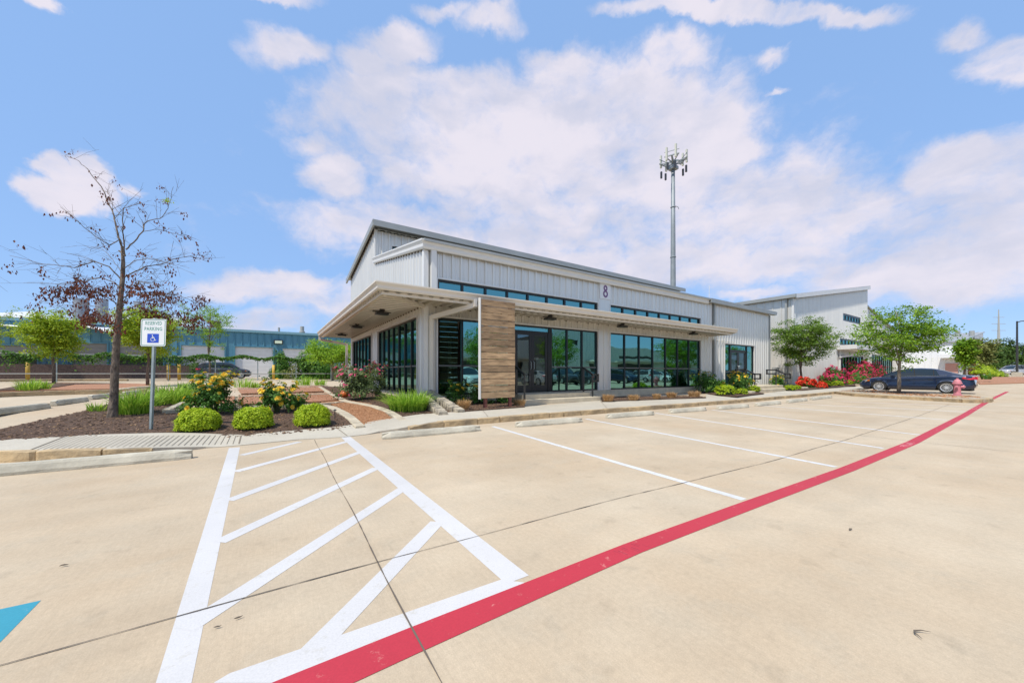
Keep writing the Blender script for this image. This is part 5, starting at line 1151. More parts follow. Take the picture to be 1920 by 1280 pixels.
place_tree(393, 712, 560, 104, 'thin open young tree with dark stem behind the tall yellow rose bush', GR, ytr=655, leaf='limetree2', n=5500, ls=.06, tr=.075, seed=6, clumps=30, cr=.30, flat=.5, bark='bark')
tree(Vector((*at_f(624, 700, 34).xy, .5)), 3.75, 1.55, 2.55, 1.45, 'broad low lime green tree seen left of the canopy end', GR, 'limetree2', 12000, .075, .085, 8, 90, .45, .6)
place_tree(-25, 712, 570, 150, 'lime green tree cut by the left edge, sprays reaching into view', GR, ytr=665, leaf='limeleaf', n=5000, ls=.06, tr=.08, seed=9, clumps=30, cr=.3, flat=.5, bark='bark')
GS = 'trees along the front of the second building'
tree(Vector((32.5, 10.7, .3)), 5.1, 1.5, 2.0, 1.9, 'round leafy tree in front of the gap between the two ribbed buildings', GS, 'midleaf', 21000, .055, .075, 21, 110, .42, .42, 'bark', ry=2.05)
tree(P(1685, 737, IZ), 4.75, 1.35, 1.95, 1.75, 'broad leafy tree growing from the stone edged island in front of the blue sedan', GS, 'treeleaf', 13500, .055, .075, 22, 95, .36, .42, 'bark2', ry=1.85)
# vine and bushes at the fence
def bush(p, rx, ry, h, lab, grp, leaf='vineleaf', n=2500, ls=.09, seed=1, name='bush'):
    r = np.random.default_rng(seed); d = sphere_dirs(n, r); d[:, 2] = np.abs(d[:, 2]); ph = r.uniform(0, 6, 4); lm = 1+.22*np.sin(d[:, 0]*5+ph[0])*np.sin(d[:, 1]*5+ph[1])+.18*np.sin(d[:, 2]*7+ph[2]+d[:, 0]*3); q = r.uniform(.3, 1, n)**.45*lm
    o = obj_from(name, leaf_mesh(name, np.stack([d[:, 0]*rx*q, d[:, 1]*ry*q, d[:, 2]*h*q], 1), d+np.array([0, 0, .5]), ls, M[leaf], .65, .7, seed), None, p); return tag(o, lab, 'bush', grp)
GV = 'bushes along the rear fence'
def BP(x, f=38.5): p = at_f(x, 700, f); return Vector((p.x, p.y, zt(p.x, p.y)))
bush(BP(5), 1.3, 1.3, 2.3, 'dense dark green bush at the left edge by the rear fence', GV, 'vineleaf', 5200, .10, 61)
bush(BP(528), 1.1, .9, 2.7, 'upright leafy bush on the fence in front of the blue wall pier', GV, 'vineleaf', 3600, .10, 62)
bush(BP(562), 1.5, .8, 1.9, 'loose grey green bush between two darker bushes at the fence', GV, 'oliveleaf', 1500, .08, 63)
bush(BP(596), 2.3, 1.2, 3.1, 'large dark green bush behind the broad low tree', GV, 'vineleaf', 6500, .11, 64)
bush(BP(132), 1.1, .7, 1.3, 'small dark bush at the rear fence beside the island tree', GV, 'vineleaf', 1700, .08, 65)
bush(BP(376), 1.3, .8, 1.7, 'dark bush at the fence behind the thin open tree', GV, 'vineleaf', 2200, .09, 66)
bush(BP(640), .9, .7, 2.0, 'open bush between the broad low tree and the building corner', GV, 'oliveleaf', 900, .08, 67)

# ------------------------------------------------------------------ rear fence with vine
FT = 40.0; zf = zt(0, FT)
fe = empty('rear_fence', (-10, FT, zf)); tag(fe, 'long low pipe and mesh fence carrying vines in front of the blue building', 'fence')
mb = MB(); mb.tube([(-23, FT, zf+.62), (14, FT, zf+.62)], .032, 6); mb.tube([(-23, FT+.4, zf+2.05), (14, FT+.4, zf+2.05)], .03, 6); mb.build('rail', M['hvac'], fe)
for i in range(13):
    x = -22+i*3.0; mb = MB(); mb.tube([(x, FT+.4, zf-.05), (x, FT+.4, zf+2.1)], .035, 6); mb.build('post', M['galv'], fe)
meshm = bpy.data.materials.new('chain_mesh'); meshm.use_nodes = True; t = meshm.node_tree; t.nodes.remove(t.nodes['Principled BSDF'])
df = nn(t, 'ShaderNodeBsdfDiffuse'); df.inputs[0].default_value = (.05, .045, .04, 1); tr2 = nn(t, 'ShaderNodeBsdfTransparent'); ms = nn(t, 'ShaderNodeMixShader'); ms.inputs[0].default_value = .38
t.links.new(tr2.outputs[0], ms.inputs[1]); t.links.new(df.outputs[0], ms.inputs[2]); t.links.new(ms.outputs[0], t.nodes['Material Output'].inputs[0])
mb = MB(); mb.quad((-23, FT+.42, zf+.05), (-4.6, FT+.42, zf+.05), (-4.6, FT+.42, zf+2.03), (-23, FT+.42, zf+2.03)); mb.build('mesh_panel', meshm, fe)
r = np.random.default_rng(8); n = 9000; xs_ = r.uniform(-15.5, 9, n); dens_ = .5+.5*np.sin(xs_*1.1)*np.sin(xs_*.37+1); hang = np.where(xs_ < -4, .75, .32)*(0.5+dens_*.7)
pts = np.stack([xs_, FT+.4+r.normal(0, .12, n), zf+2.15-np.abs(r.normal(0, 1, n))*hang*.55+.12*np.sin(xs_*2.3)], 1)
vo = obj_from('vine', leaf_mesh('vine', pts, np.tile([0, -.6, .6], (n, 1)), .075, M['vineleaf'], .65, .6, 8), None); tag(vo, 'leafy vine trained along the top of the rear fence', 'vine'); 
for i, (x, lab) in enumerate(((52, 'yellow bollard at the left, by the dark loading bay'), (316, 'yellow bollard just right of the sign'), (336, 'yellow bollard before the white garage door'), (513, 'yellow bollard at the blue pier between two garage doors'))):
    d = pdir(x, 700); kk = 44/d.y; mb = MB(); X = d.x*kk; z0 = zt(X, 44); mb.tube([(X, 44, z0), (X, 44, z0+1.45)], .12, 10); tag(mb.build('bollard', M['yellow'], smooth=True), lab, 'bollard', 'yellow bollards at the blue building')

# ------------------------------------------------------------------ blue building
BT = 56.0
def bx_(x, z=0): d = pdir(x, 700); return d.x*BT/d.y
bb = empty('blue_warehouse', (0, BT, .7)); tag(bb, 'long blue ribbed metal warehouse with pale roller doors behind the rear fence', 'building')
doors = [(-60, 70, 3.9, 'g', 2.9), (136, 201, 4.35, 'g', 0), (222, 306, 4.35, 'g', 2.9), (340, 421, 4.45, 'w', 0), (441, 512, 4.5, 'w', 0), (530, 592, 4.45, 'w', 0), (640, 700, 4.45, 'w', 0)]
ops2 = [(bx_(a), bx_(b), .6, zt_) for a, b, zt_, _, _ in doors]
mb = MB(); ribbed(mb, -40, 34, .6, lambda u: 6.4, ops2, lambda u, z, d: (u, BT-d*1.6, z), pitch=.75); mb.build('wall', M['bluewall'], bb)
mb = MB(); mb.box(-40, 34, BT-.25, BT-.04, 6.3, 6.6); mb.build('eave_gutter', mat('blue_trim', (.20, .37, .43), .5), bb)
mb = MB(); mb.prism([(-40, BT-.05, 6.5), (-40, BT+14, 7.6), (-40, BT+28, 6.5)], (74, 0, 0)); mb.build('roof', M['roof'], bb)
mb = MB(); mb.box(-40, 34, BT+.7, BT+27, .6, 6.4); mb.build('inner_block', M['dark'], bb)
mb = MB(); mb.box(-22, bx_(445), BT-1.3, BT-.9, .5, 2.1); mb.build('dock_wall', M['brick'], bb)
for (a, b, zt_, c_, low) in doors:
    u0, u1_ = bx_(a), bx_(b); z0 = low or .65; mb = MB(); nsl = max(2, int((zt_-z0)/.45))
    for i in range(nsl):
        za = z0+(zt_-z0)*i/nsl; zb = z0+(zt_-z0)*(i+1)/nsl; mb.box(u0, u1_, BT+.12, BT+.17, za, zb-.03)
    mb.box(u0, u1_, BT+.15, BT+.2, z0, zt_); mb.build('roller_door', M['garage' if c_ == 'w' else 'garagegrey'], bb)
    mb = MB(); mb.box(u0-.12, u0, BT-.1, BT+.2, .6, zt_+.12); mb.box(u1_, u1_+.12, BT-.1, BT+.2, .6, zt_+.12); mb.box(u0, u1_, BT-.1, BT+.2, zt_, zt_+.12); mb.build('door_frame', M['bluewall'], bb)
mb = MB(); u = bx_(522); mb.box(u-.5, u+.5, BT-.4, BT-.06, 5.0, 5.5); lt = mb.build('wall_light', M['frame'], bb)
mb = MB(); mb.quad((u-.38, BT-.42, 5.05), (u+.38, BT-.42, 5.05), (u+.38, BT-.42, 5.4), (u-.38, BT-.42, 5.4)); mb.build('lens', mat('lamp_lens', (.75, .85, .62), .3), lt, local=False)
def roof_unit(x, y0, y1, wpx, T, lab, shape='cyl', m='tank'):
    d = pdir(x, 700); kk = T/d.y; X = d.x*kk; f_ = kk; z0, z1 = HC+(700-y0)*f_/FPX, HC+(700-y1)*f_/FPX; rr_ = wpx*f_/FPX*.5*.85; mb = MB()
    if shape == 'cyl': mb.lathe([(0, z0-1.2), (rr_, z0-1.2), (rr_, z1-.12*rr_), (rr_*1.06, z1-.1*rr_), (rr_*1.06, z1), (0, z1+.12*rr_)], X, T, 20)
    elif shape == 'vent': mb.lathe([(0, z0-.6), (rr_*.5, z0-.6), (rr_*.5, z0), (rr_, z0+.02), (rr_, z0+(z1-z0)*.25), (rr_*.7, z0+(z1-z0)*.3), (rr_*.7, z1), (0, z1)], X, T, 16)
    else: mb.box(X-rr_, X+rr_, T-rr_, T+rr_, z0-.8, z1); mb.box(X-rr_*1.1, X+rr_*1.1, T-rr_*1.1, T+rr_*1.1, z1, z1+.12)
    return tag(mb.build('roof_unit', M[m]), lab, 'roof unit' if shape != 'cyl' else 'steel tank', 'equipment on the warehouse roof')
roof_unit(152, 602, 561, 24, 59, 'wide grey steel stack, leftmost of three behind the bare tree'); roof_unit(191, 600, 561, 20, 59, 'grey steel stack, second from the left behind the bare tree'); roof_unit(262, 600, 566, 18, 59, 'grey steel stack just right of the bare tree trunk')
roof_unit(404, 622, 604, 17, 60, 'boxy brown rooftop unit above the white garage doors', 'box', 'brick'); roof_unit(566.5, 624, 612, 11, 60, 'round grey roof vent above the third white garage door', 'vent', 'hvac'); roof_unit(523, 624, 614, 4, 60, 'thin pipe vent above the wall light of the blue warehouse', 'cyl', 'hvac'); roof_unit(334, 617, 600, 3.5, 60, 'thin pipe vent right of the reserved parking sign', 'cyl', 'hvac')
# shade sails on white poles
def sail(pts, lab):
    mb = MB(); q = [at_f(x, y, f) for x, y, f in pts]; a, b, c_, d = q; n = 8; G = []
    for i in range(n+1):
        for j in range(n+1):
            u, v = i/n, j/n; p = (a*(1-u)+b*u)*(1-v)+(d*(1-u)+c_*u)*v; G.append(p-Vector((0, 0, .5*u*(1-u)*4*v*(1-v))))
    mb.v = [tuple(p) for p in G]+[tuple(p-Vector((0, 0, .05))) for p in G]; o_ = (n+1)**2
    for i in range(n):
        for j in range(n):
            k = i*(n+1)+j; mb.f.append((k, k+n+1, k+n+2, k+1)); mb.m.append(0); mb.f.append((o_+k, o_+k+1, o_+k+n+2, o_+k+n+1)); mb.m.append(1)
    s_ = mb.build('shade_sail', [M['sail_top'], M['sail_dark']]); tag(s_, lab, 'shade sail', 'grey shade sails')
    e = MB(); 
    for p, r__ in ((a, b), (b, c_), (c_, d), (d, a)): e.tube([p, r__], .09, 5)
    e.build('edge_band', M['whitepaint'], s_)
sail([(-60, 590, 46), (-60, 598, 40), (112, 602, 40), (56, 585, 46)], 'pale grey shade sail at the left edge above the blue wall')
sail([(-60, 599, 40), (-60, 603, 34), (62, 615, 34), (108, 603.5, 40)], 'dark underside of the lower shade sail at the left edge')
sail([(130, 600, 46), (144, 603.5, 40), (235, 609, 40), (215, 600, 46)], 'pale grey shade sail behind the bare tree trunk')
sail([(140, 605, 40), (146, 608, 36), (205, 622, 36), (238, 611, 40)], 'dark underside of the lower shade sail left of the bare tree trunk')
for (x, y0, f_, lab) in ((136, 598, 41, 'white pole holding shade sails, behind the lime tree'), (77, 616, 38, 'white pole by the dark loading bay'), (57, 612, 39, 'thin white pole at the left, under the sail edge'), (328, 640, 42, 'thin white pole behind the reserved parking sign')):
    q = at_f(x, y0, f_); mb = MB(); mb.tube([(q.x, q.y, .6), tuple(q)], .13, 8); tag(mb.build('sail_pole', M['whitepaint'], smooth=True), lab, 'pole', 'white sail poles')

# ------------------------------------------------------------------ vehicles
def lerp_prof(pr, y): return float(np.interp(y, [p[0] for p in pr], [p[1] for p in pr]))
def make_car(body, label, grp, suv=False, detail=True):
    """length along +Y (nose), wheels on z=0; a lofted body with wheel arches, glazed cabin, roof, wheels, lights, mirrors, handles"""
    root = empty('suv' if suv else 'sedan', (0, 0, 0)); tag(root, label, 'car', grp)
    L2 = 2.36 if not suv else 2.3; W = .89 if not suv else .92; wy = (1.40, -1.35); wr = .335 if not suv else .36; up = 0 if not suv else .12
    deck = [(-2.36, .56), (-2.33, .80), (-2.26, .99), (-2.0, 1.045), (-1.55, 1.055), (-.9, 1.0), (.6, .955), (1.0, .955), (1.25, .93), (1.75, .86), (2.05, .77), (2.2, .69), (2.31, .60), (2.36, .50)] if not suv else \
           [(-2.3, .7), (-2.27, .95), (-2.2, 1.08), (-1.6, 1.10), (.6, 1.06), (1.0, 1.07), (1.3, 1.06), (1.9, .97), (2.15, .86), (2.25, .70), (2.3, .58)]
    wid = [(-L2, .62), (-L2+.08, .74), (-L2+.3, .84), (-1.5, W-.01), (-.5, W), (.9, W), (1.5, W-.015), (L2-.35, .82), (L2-.14, .72), (L2, .54)]
    bot = [(-L2, .36), (-L2+.2, .26), (-1.9, .21), (1.9, .20), (L2-.2, .22), (L2, .30)]
    st = sorted(set([round(-L2+i*.06, 3) for i in range(int(L2*2/.06)+1)]+[L2]+[w_+s*q for w_ in wy for s in (-1, 1) for q in (wr+.045, wr+.02, wr*.75)])); ns = 11; mb = MB()
    for y in st:
        w_ = lerp_prof(wid, y); zd = lerp_prof(deck, y); zb = lerp_prof(bot, y)+up*.6; ar = 0
        for c_ in wy:
            if abs(y-c_) < wr+.05: ar = max(ar, wr+math.sqrt(max(0, (wr+.05)**2-(y-c_)**2)))
        sec = [(w_*.90, zb), (w_*.975, zb+.05), (w_*.985, zb+.16), (w_*.992, zb+(zd-zb)*.42), (w_*.978, zb+(zd-zb)*.46), (w_*1.0, zb+(zd-zb)*.72), (w_*.992, zd-.10), (w_*.955, zd-.035), (w_*.86, zd), (w_*.5, zd+.025), (0, zd+.035)]
        side = []
        for i, (x, z) in enumerate(sec):
            if i < 7 and z < ar: z = min(ar, zd-.11); x = w_*.995
            side.append((x, z))
        mb.v += [(x, y, z) for x, z in side]+[(-x, y, z) for x, z in side[:-1][::-1]]
    nv = ns*2-1
    for i in range(len(st)-1):
        for k in range(nv-1): mb.f.append((i*nv+k, i*nv+k+1, (i+1)*nv+k+1, (i+1)*nv+k)); mb.m.append(0)
    mb.f += [tuple(range(nv)), tuple((len(st)-1)*nv+k for k in range(nv))[::-1]]; mb.m += [0, 0]
    bo = mb.build('body', M[body], root, local=True, smooth=2)
    mb = MB(); mb.box(-W+.22, W-.22, -L2+.12, L2-.2, .16+up*.5, .62); 
    for c_ in wy: mb.box(-W+.05, W-.05, c_-wr-.03, c_+wr+.03, .3, .74)
    mb.build('underbody', M['tyre'], root, local=True)
    # cabin glazing
    roofp = [(-1.86, 1.06), (-1.55, 1.18), (-1.15, 1.34), (-.75, 1.425), (-.25, 1.455), (.2, 1.44), (.5, 1.38), (.85, 1.22), (1.3, .955)] if not suv else [(-2.14, 1.12), (-2.05, 1.38), (-1.8, 1.60), (-1.2, 1.68), (-.2, 1.71), (.3, 1.68), (.6, 1.58), (1.3, 1.09)]
    ys2 = np.linspace(roofp[0][0], roofp[-1][0], 34); mb = MB(); wb = .81 if not suv else .86
    def cab(y, z): zb_ = lerp_prof(deck, y)-.02; top_ = roofp[4][1]; u = (z-zb_)/(top_-zb_) if top_ > zb_ else 0; return wb-(.215 if not suv else .2)*max(0, u)
    secs = []
    for y in ys2:
        zr = lerp_prof(roofp, y); zb_ = lerp_prof(deck, y)-.03; zr = max(zr, zb_+.005); pts = [(cab(y, zb_), zb_), (cab(y, zb_+(zr-zb_)*.5), zb_+(zr-zb_)*.5), (cab(y, zr-.03), max(zb_, zr-.03)), (cab(y, zr)-.06, zr-.003), (0, zr+.022)]
        secs.append((y, pts)); mb.v += [(x, y, z) for x, z in pts]+[(-x, y, z) for x, z in pts[:-1][::-1]]
    for i in range(len(ys2)-1):
        for k in range(8): mb.f.append((i*9+k, i*9+k+1, (i+1)*9+k+1, (i+1)*9+k)); mb.m.append(0)
    mb.build('windows', M['carglass'], root, local=True, smooth=2)
    # roof skin and pillars in body colour, slightly proud of the glass
    mb = MB(); lo, hi = (-1.0, .42) if not suv else (-2.0, .5); idx = [i for i, y in enumerate(ys2) if lo <= y <= hi]; b = 0
    for i in idx:
        y, pts = secs[i]; q = [(pts[2][0]+.004, pts[2][1]-.012), (pts[3][0]+.012, pts[3][1]+.010), (0, pts[4][1]+.010)]; mb.v += [(x, y, z) for x, z in q]+[(-x, y, z) for x, z in q[:-1][::-1]]
    for i in range(len(idx)-1):
        for k in range(4): mb.f.append((i*5+k, i*5+k+1, (i+1)*5+k+1, (i+1)*5+k)); mb.m.append(0)
    for sgn in (-1, 1):
        def side_pt(y, u, o=.012): 
            zr = lerp_prof(roofp, y); zb_ = lerp_prof(deck, y)-.03; z = zb_+(zr-zb_)*u; return (sgn*(cab(y, z)+o), y, z)
        a0 = [side_pt(1.26-.86*i/6, .98) for i in range(7)]; mb.tube([(p[0]-sgn*.03, p[1], p[2]) for p in a0], .032, 6)
        yc = (-1.86, -1.22, -.98) if not suv else (-2.14, -1.9, -1.75)      # rear quarter
        nq = 6
        for i in range(nq):
            y0_, y1_ = yc[0]+(yc[1]-yc[0])*i/nq, yc[0]+(yc[1]-yc[0])*(i+1)/nq; mb.quad(side_pt(y0_, 0), side_pt(y1_, 0), side_pt(y1_, 1.0), side_pt(y0_, 1.0))
        mb.quad(side_pt(yc[1], .0), side_pt(yc[1]+.12, .0), side_pt(yc[1]+.30, 1.0), side_pt(yc[1], 1.0))
    mb.build('roof', M[body], root, local=True, smooth=2)
    mb = MB()
    for sgn in (-1, 1):
        for y in ((-.12, -.88) if not suv else (-.1, -1.15)):
            zr = lerp_prof(roofp, y)-.04; zb_ = lerp_prof(deck, y); mb.bar((sgn*(cab(y, zb_)+.004), y, zb_), (sgn*(cab(y, zr)+.004), y+.04, zr), .03, .075, (1, 0, 0))
    mb.build('door_pillar', M['tyre'], root, local=True)
    for sgn in (-1, 1): mb = MB(); mb.tube([(sgn*(cab(y, lerp_prof(deck, y))+.02), y, lerp_prof(deck, y)+.004) for y in np.linspace(-1.35, 1.05, 14)], .010, 5); mb.build('window_chrome', M['chrome'], root, local=True)
    for sgn in (-1, 1):
        m_ = MB(); m_.box(-.10, .02, -.08, .08, -.05, .07); mo = m_.build('mirror', M[body], root, local=True, bevel=.02); mo.location = (sgn*(W+.08) if sgn > 0 else -(W+.0), .78, 1.0+up*.7)
        for y in (.15, -.75): h = MB(); h.box(-.012, .012, -.10, .10, -.014, .014); ho = h.build('door_handle', M[body], root, local=True, bevel=.005); ho.location = (sgn*(W+.012), y, .80+up)
        # shut lines of the doors
    mb = MB()
    for sgn in (-1, 1):
        for y in (1.0, .05-.15, -.95):
            pts = []
            for z in np.linspace(.36+up, lerp_prof(deck, y)-.05, 6): pts.append((sgn*(W*.992+.002), y-(.0 if y > -.9 else .12*(.9-z)), z))
            for p_, q_ in zip(pts[:-1], pts[1:]): mb.bar(p_, q_, .006, .012, (1, 0, 0))
    mb.build('door_gap', M['tyre'], root, local=True)
    for sgn in (-1, 1):
        mb = MB(); mb.prism([(sgn*.66, L2-.26, .60+up), (sgn*.80, L2-.38, .62+up), (sgn*.83, L2-.50, .74+up), (sgn*.70, L2-.30, .72+up)], (sgn*.035, .06, 0)); mb.build('headlight', M['headlight'], root, local=True)
        mb = MB(); mb.prism([(sgn*.80, L2-.44, .66+up), (sgn*.825, L2-.54, .67+up), (sgn*.83, L2-.54, .75+up), (sgn*.81, L2-.46, .73+up)], (sgn*.045, .03, 0)); mb.build('indicator', M['amber'], root, local=True)
        mb = MB(); mb.prism([(sgn*.60, -L2+.03, .80+up), (sgn*.80, -L2+.20, .80+up), (sgn*.855, -L2+.46, .85+up), (sgn*.84, -L2+.42, .955+up), (sgn*.62, -L2+.06, .955+up)], (sgn*.035, -.045, 0)); mb.build('taillight', M['taillight'], root, local=True)
    mb = MB(); mb.box(-.45, .45, L2-.06, L2+.015, .5+up, .58+up); mb.build('grille', M['tyre'], root, local=True)
    for c_ in wy:
        for sgn in (-1, 1):
            X = sgn*(W-.115); t_ = MB(); t_.lathe([(wr*.70, -.10), (wr*.93, -.105), (wr, -.08), (wr, .08), (wr*.93, .105), (wr*.70, .10)], 0, 0, 28, 'x'); wo = t_.build('tyre', M['tyre'], root, local=True, smooth=True); wo.location = (X, c_, wr)
            rm = MB(); rm.lathe([(wr*.62, -.09), (wr*.72, -.10), (wr*.72, .10), (wr*.66, .10), (wr*.62, .07)], 0, 0, 28, 'x'); dx = sgn*.075
            for k in range(15):
                a = 2*PI*k/15; rm.bar((dx, .05*math.cos(a), .05*math.sin(a)), (dx, wr*.68*math.cos(a), wr*.68*math.sin(a)), .022, .03, (1, 0, 0))
            rm.lathe([(0, dx+sgn*.02), (.06, dx+sgn*.02), (.065, dx-sgn*.02)], 0, 0, 12, 'x'); ro = rm.build('rim', M['rim'], wo, local=True)
            bk = MB(); bk.lathe([(0, dx-sgn*.06), (wr*.66, dx-sgn*.06)], 0, 0, 20, 'x'); bk.build('brake_disc', M['iron'], wo, local=True)
    return root
sed = make_car('navy', 'dark navy blue sedan parked beyond the stone edged island and hydrant', 'parked cars')
pr_ = P(1769, 737.3, 0); pf_ = P(1650, 732.6, 0); cx = 34.6
sed.location = (34.72, 5.42, 0.004); sed.scale = (1.0, 1.06, 1.04); sed.rotation_euler.z = R(1.0)
suvc = make_car('charcoal', 'dark grey SUV behind the rear fence in front of the white garage doors', 'parked cars', True)
suvc.location = (-4.1, 49.4, .66); suvc.rotation_euler.z = R(-90)
def recolor(root, m, lab, loc, rz, scale=(1, 1, 1)):
    c = copy_tree(root); c.location = loc; c.rotation_euler.z = rz; c.scale = scale; c['label'] = lab
    for ch in c.children:
        if ch.data and ch.data.materials and ch.data.materials[0] in (M['navy'], M['charcoal']):
            ch.material_slots[0].link = 'OBJECT'; ch.material_slots[0].material = M[m]
    return c
pc = P(1897, 705, .9); 
recolor(suvc, 'silver', 'silver car parked far right beyond the lamp post base', tuple(at_f(1903, 704, 60)), R(56))
# cars across the drive aisle, seen only in the window reflections
refl = ((15.5, 'whitecar', suvc, 'white SUV across the drive aisle, mirrored in the first window'), (24.0, 'silver', sed, 'silver sedan across the drive aisle, mirrored in the main door'), (27.4, 'charcoal', suvc, 'charcoal SUV across the drive aisle, mirrored just right of the main door'), (31.0, 'charcoal', sed, 'charcoal sedan across the drive aisle, mirrored beside the pale pier'), (37.5, 'navy', suvc, 'navy SUV across the drive aisle, mirrored left in the long glazing'),
        (41.5, 'silver', suvc, 'silver SUV across the drive aisle, mirrored in the long glazing'), (45.5, 'whitecar', sed, 'white sedan across the drive aisle, mirrored in the long glazing'), (51.0, 'charcoal', suvc, 'charcoal SUV across the drive aisle, mirrored at the right end of the glazing'))
for i, (x, m, base, lab) in enumerate(refl): recolor(base, m, lab, (x, -9.5, .004), R(180 if i % 2 else 0))

# ------------------------------------------------------------------ hydrant
hp = P(1795, 741.5, IZ); HY_ = empty('fire_hydrant', hp); tag(HY_, 'faded pink red fire hydrant on the planted island in front of the blue sedan', 'hydrant')
mb = MB(); mb.lathe([(0, 0), (.19, 0), (.19, .035), (.13, .04), (.125, .10), (.115, .12), (.115, .50), (.13, .52), (.13, .55), (0, .55)], n=20); mb.build('barrel', M['hyd'], HY_, local=True, smooth=False)
mb = MB(); mb.lathe([(.17, .55), (.17, .59), (.145, .60), (.13, .68), (.085, .75), (.04, .775), (.04, .83), (0, .83)], n=20); mb.build('bonnet', M['hyd'], HY_, local=True)
for nm, a in (('outlet_cap', 0), ('outlet_cap', PI), ('steamer_cap', PI*1.5)):
    mb = MB(); r_o = .06 if a != PI*1.5 else .085; mb.lathe([(r_o*.75, .10), (r_o*.75, .17), (r_o, .17), (r_o, .215), (r_o*.4, .22), (r_o*.35, .25), (0, .25)], n=14, axis='x'); o = mb.build(nm, M['hyd'], HY_, local=True); o.rotation_euler.z = a; o.location = (0, 0, .42)

# ------------------------------------------------------------------ second ribbed building
B0, BT2, BE, BR = 34.74, 12.0, 54.4, 22.5
b2 = empty('ribbed_building', (B0, BT2, .4)); tag(b2, 'tall ribbed metal building with its roof rising right and a high strip window', 'building')
roofB = lambda u: 7.35+(10.55-7.35)*(u-B0)/(BE-B0)
opB = [(46.6, 52.0, 6.35, 7.08), (45.5, 54.4, 3.95, 4.6), (45.6, 52.8, .5, 3.0)]
mb = MB(); ribbed(mb, B0, BE, .2, roofB, opB, lambda u, z, d: (u, BT2-d*1.2, z), pitch=.305); mb.build('front_wall', M['metal'], b2)
mb = MB(); ribbed(mb, BT2, BR, .2, lambda t: 7.35, [], lambda u, z, d: (B0-d, u, z), pitch=.61); mb.build('end_wall', M['metal'], b2)
mb = MB(); mb.quad((BE, BT2, .2), (BE, BR, .2), (BE, BR, 10.55), (BE, BT2, 10.55)); mb.quad((B0, BR, .2), (BE, BR, .2), (BE, BR, 10.55), (B0, BR, 7.35)); mb.build('rear_wall', M['metal'], b2)
mb = MB(); mb.prism([(B0-.25, BT2-.25, 7.36), (BE+.1, BT2-.25, 10.62), (BE+.1, BR, 10.62), (B0-.25, BR, 7.36)], (0, 0, .12)); mb.build('roof', M['roof'], b2)
mb = MB(); mb.bar((B0-.1, BT2-.22, 7.33), (BE+.08, BT2-.22, 10.52), .08, .34); mb.build('rake_trim', M['trim'], b2)
mb = MB(); mb.box(B0-.4, B0-.2, BT2-.3, BR, 7.2, 7.46); mb.build('eave_gutter', M['roof'], b2)
mb = MB(); mb.box(B0-.07, B0+.06, BT2-.07, BT2+.06, .2, 7.3); mb.build('corner_trim', M['trim'], b2)
mb = MB(); mb.box(B0-.2, B0-.06, BT2+.35, BT2+.5, .2, 7.3); mb.build('downspout', M['roof'], b2)
window('strip_window', [46.6+i*.9 for i in range(7)], 6.35, 7.08, None, 'x', BT2+.03, fw=.18, parent=b2); window('strip_window', [45.5+i*.99 for i in range(10)], 3.95, 4.6, None, 'x', BT2+.03, fw=.14, parent=b2); window('window', [45.6+i*.9 for i in range(9)], .5, 3.0, 1.45, 'x', BT2+.03, fw=.14, parent=b2)
mb = MB(); mb.box(B0+.3, BE-.2, BT2+.3, BT2+.5, .4, 7.2); mb.build('inner_block', M['dark'], b2)
mb = MB(); mb.box(44.6, 54.2, 10.6, 11.95, 3.62, 3.72); mb.box(44.5, 54.2, 10.5, 10.62, 3.45, 3.85); mb.box(44.5, 44.6, 10.62, 11.95, 3.45, 3.85); mb.bar((44.8, 11.8, 2.75), (47.5, 10.2, 3.2), .12, .16); mb.box(44.9, 45.05, 11.75, 11.9, .4, 3.4); mb.build('canopy', M['trim'], b2)
mb = MB(); mb.lathe([(0, 0), (.02, 0), (.02, 2.4), (0, 2.4)], B0+.6, BT2+7, 6, cz=7.3); mb.build('roof_mast', M['trim'], b2)
mb = MB(); mb.box(B0-.5, B0-.1, 12.9, 13.3, 1.1, 1.7); mb.box(B0-.35, B0-.25, 13.05, 13.15, .3, 1.1); mb.build('meter_box', M['hvac'], b2)
# lower wing
b3 = empty('low_wing', (BE, 12.3, .4)); tag(b3, 'lower ribbed wing with dark window strips behind the island tree', 'building')
opW = [(57.5, 66.5, .6, 3.4)]
mb = MB(); ribbed(mb, BE+.05, 68.5, .2, lambda u: 8.7-(u-BE)*.16, opW, lambda u, z, d: (u, 12.3-d, z), pitch=.4); mb.quad((68.5, 12.3, .2), (68.5, 24, .2), (68.5, 24, 6.4), (68.5, 12.3, 6.4)); mb.build('wall', M['metal'], b3)
mb = MB(); mb.prism([(BE+.05, 12.1, 8.75), (68.7, 12.1, 6.45), (68.7, 24, 6.45), (BE+.05, 24, 8.75)], (0, 0, .12)); mb.build('roof', M['roof'], b3)
window('window', [57.5+i*.9 for i in range(11)], .6, 3.4, 1.5, 'x', 12.34, fw=.14, parent=b3); mb = MB(); mb.box(BE+.3, 68.2, 12.6, 12.8, .4, 6); mb.build('inner_block', M['dark'], b3)

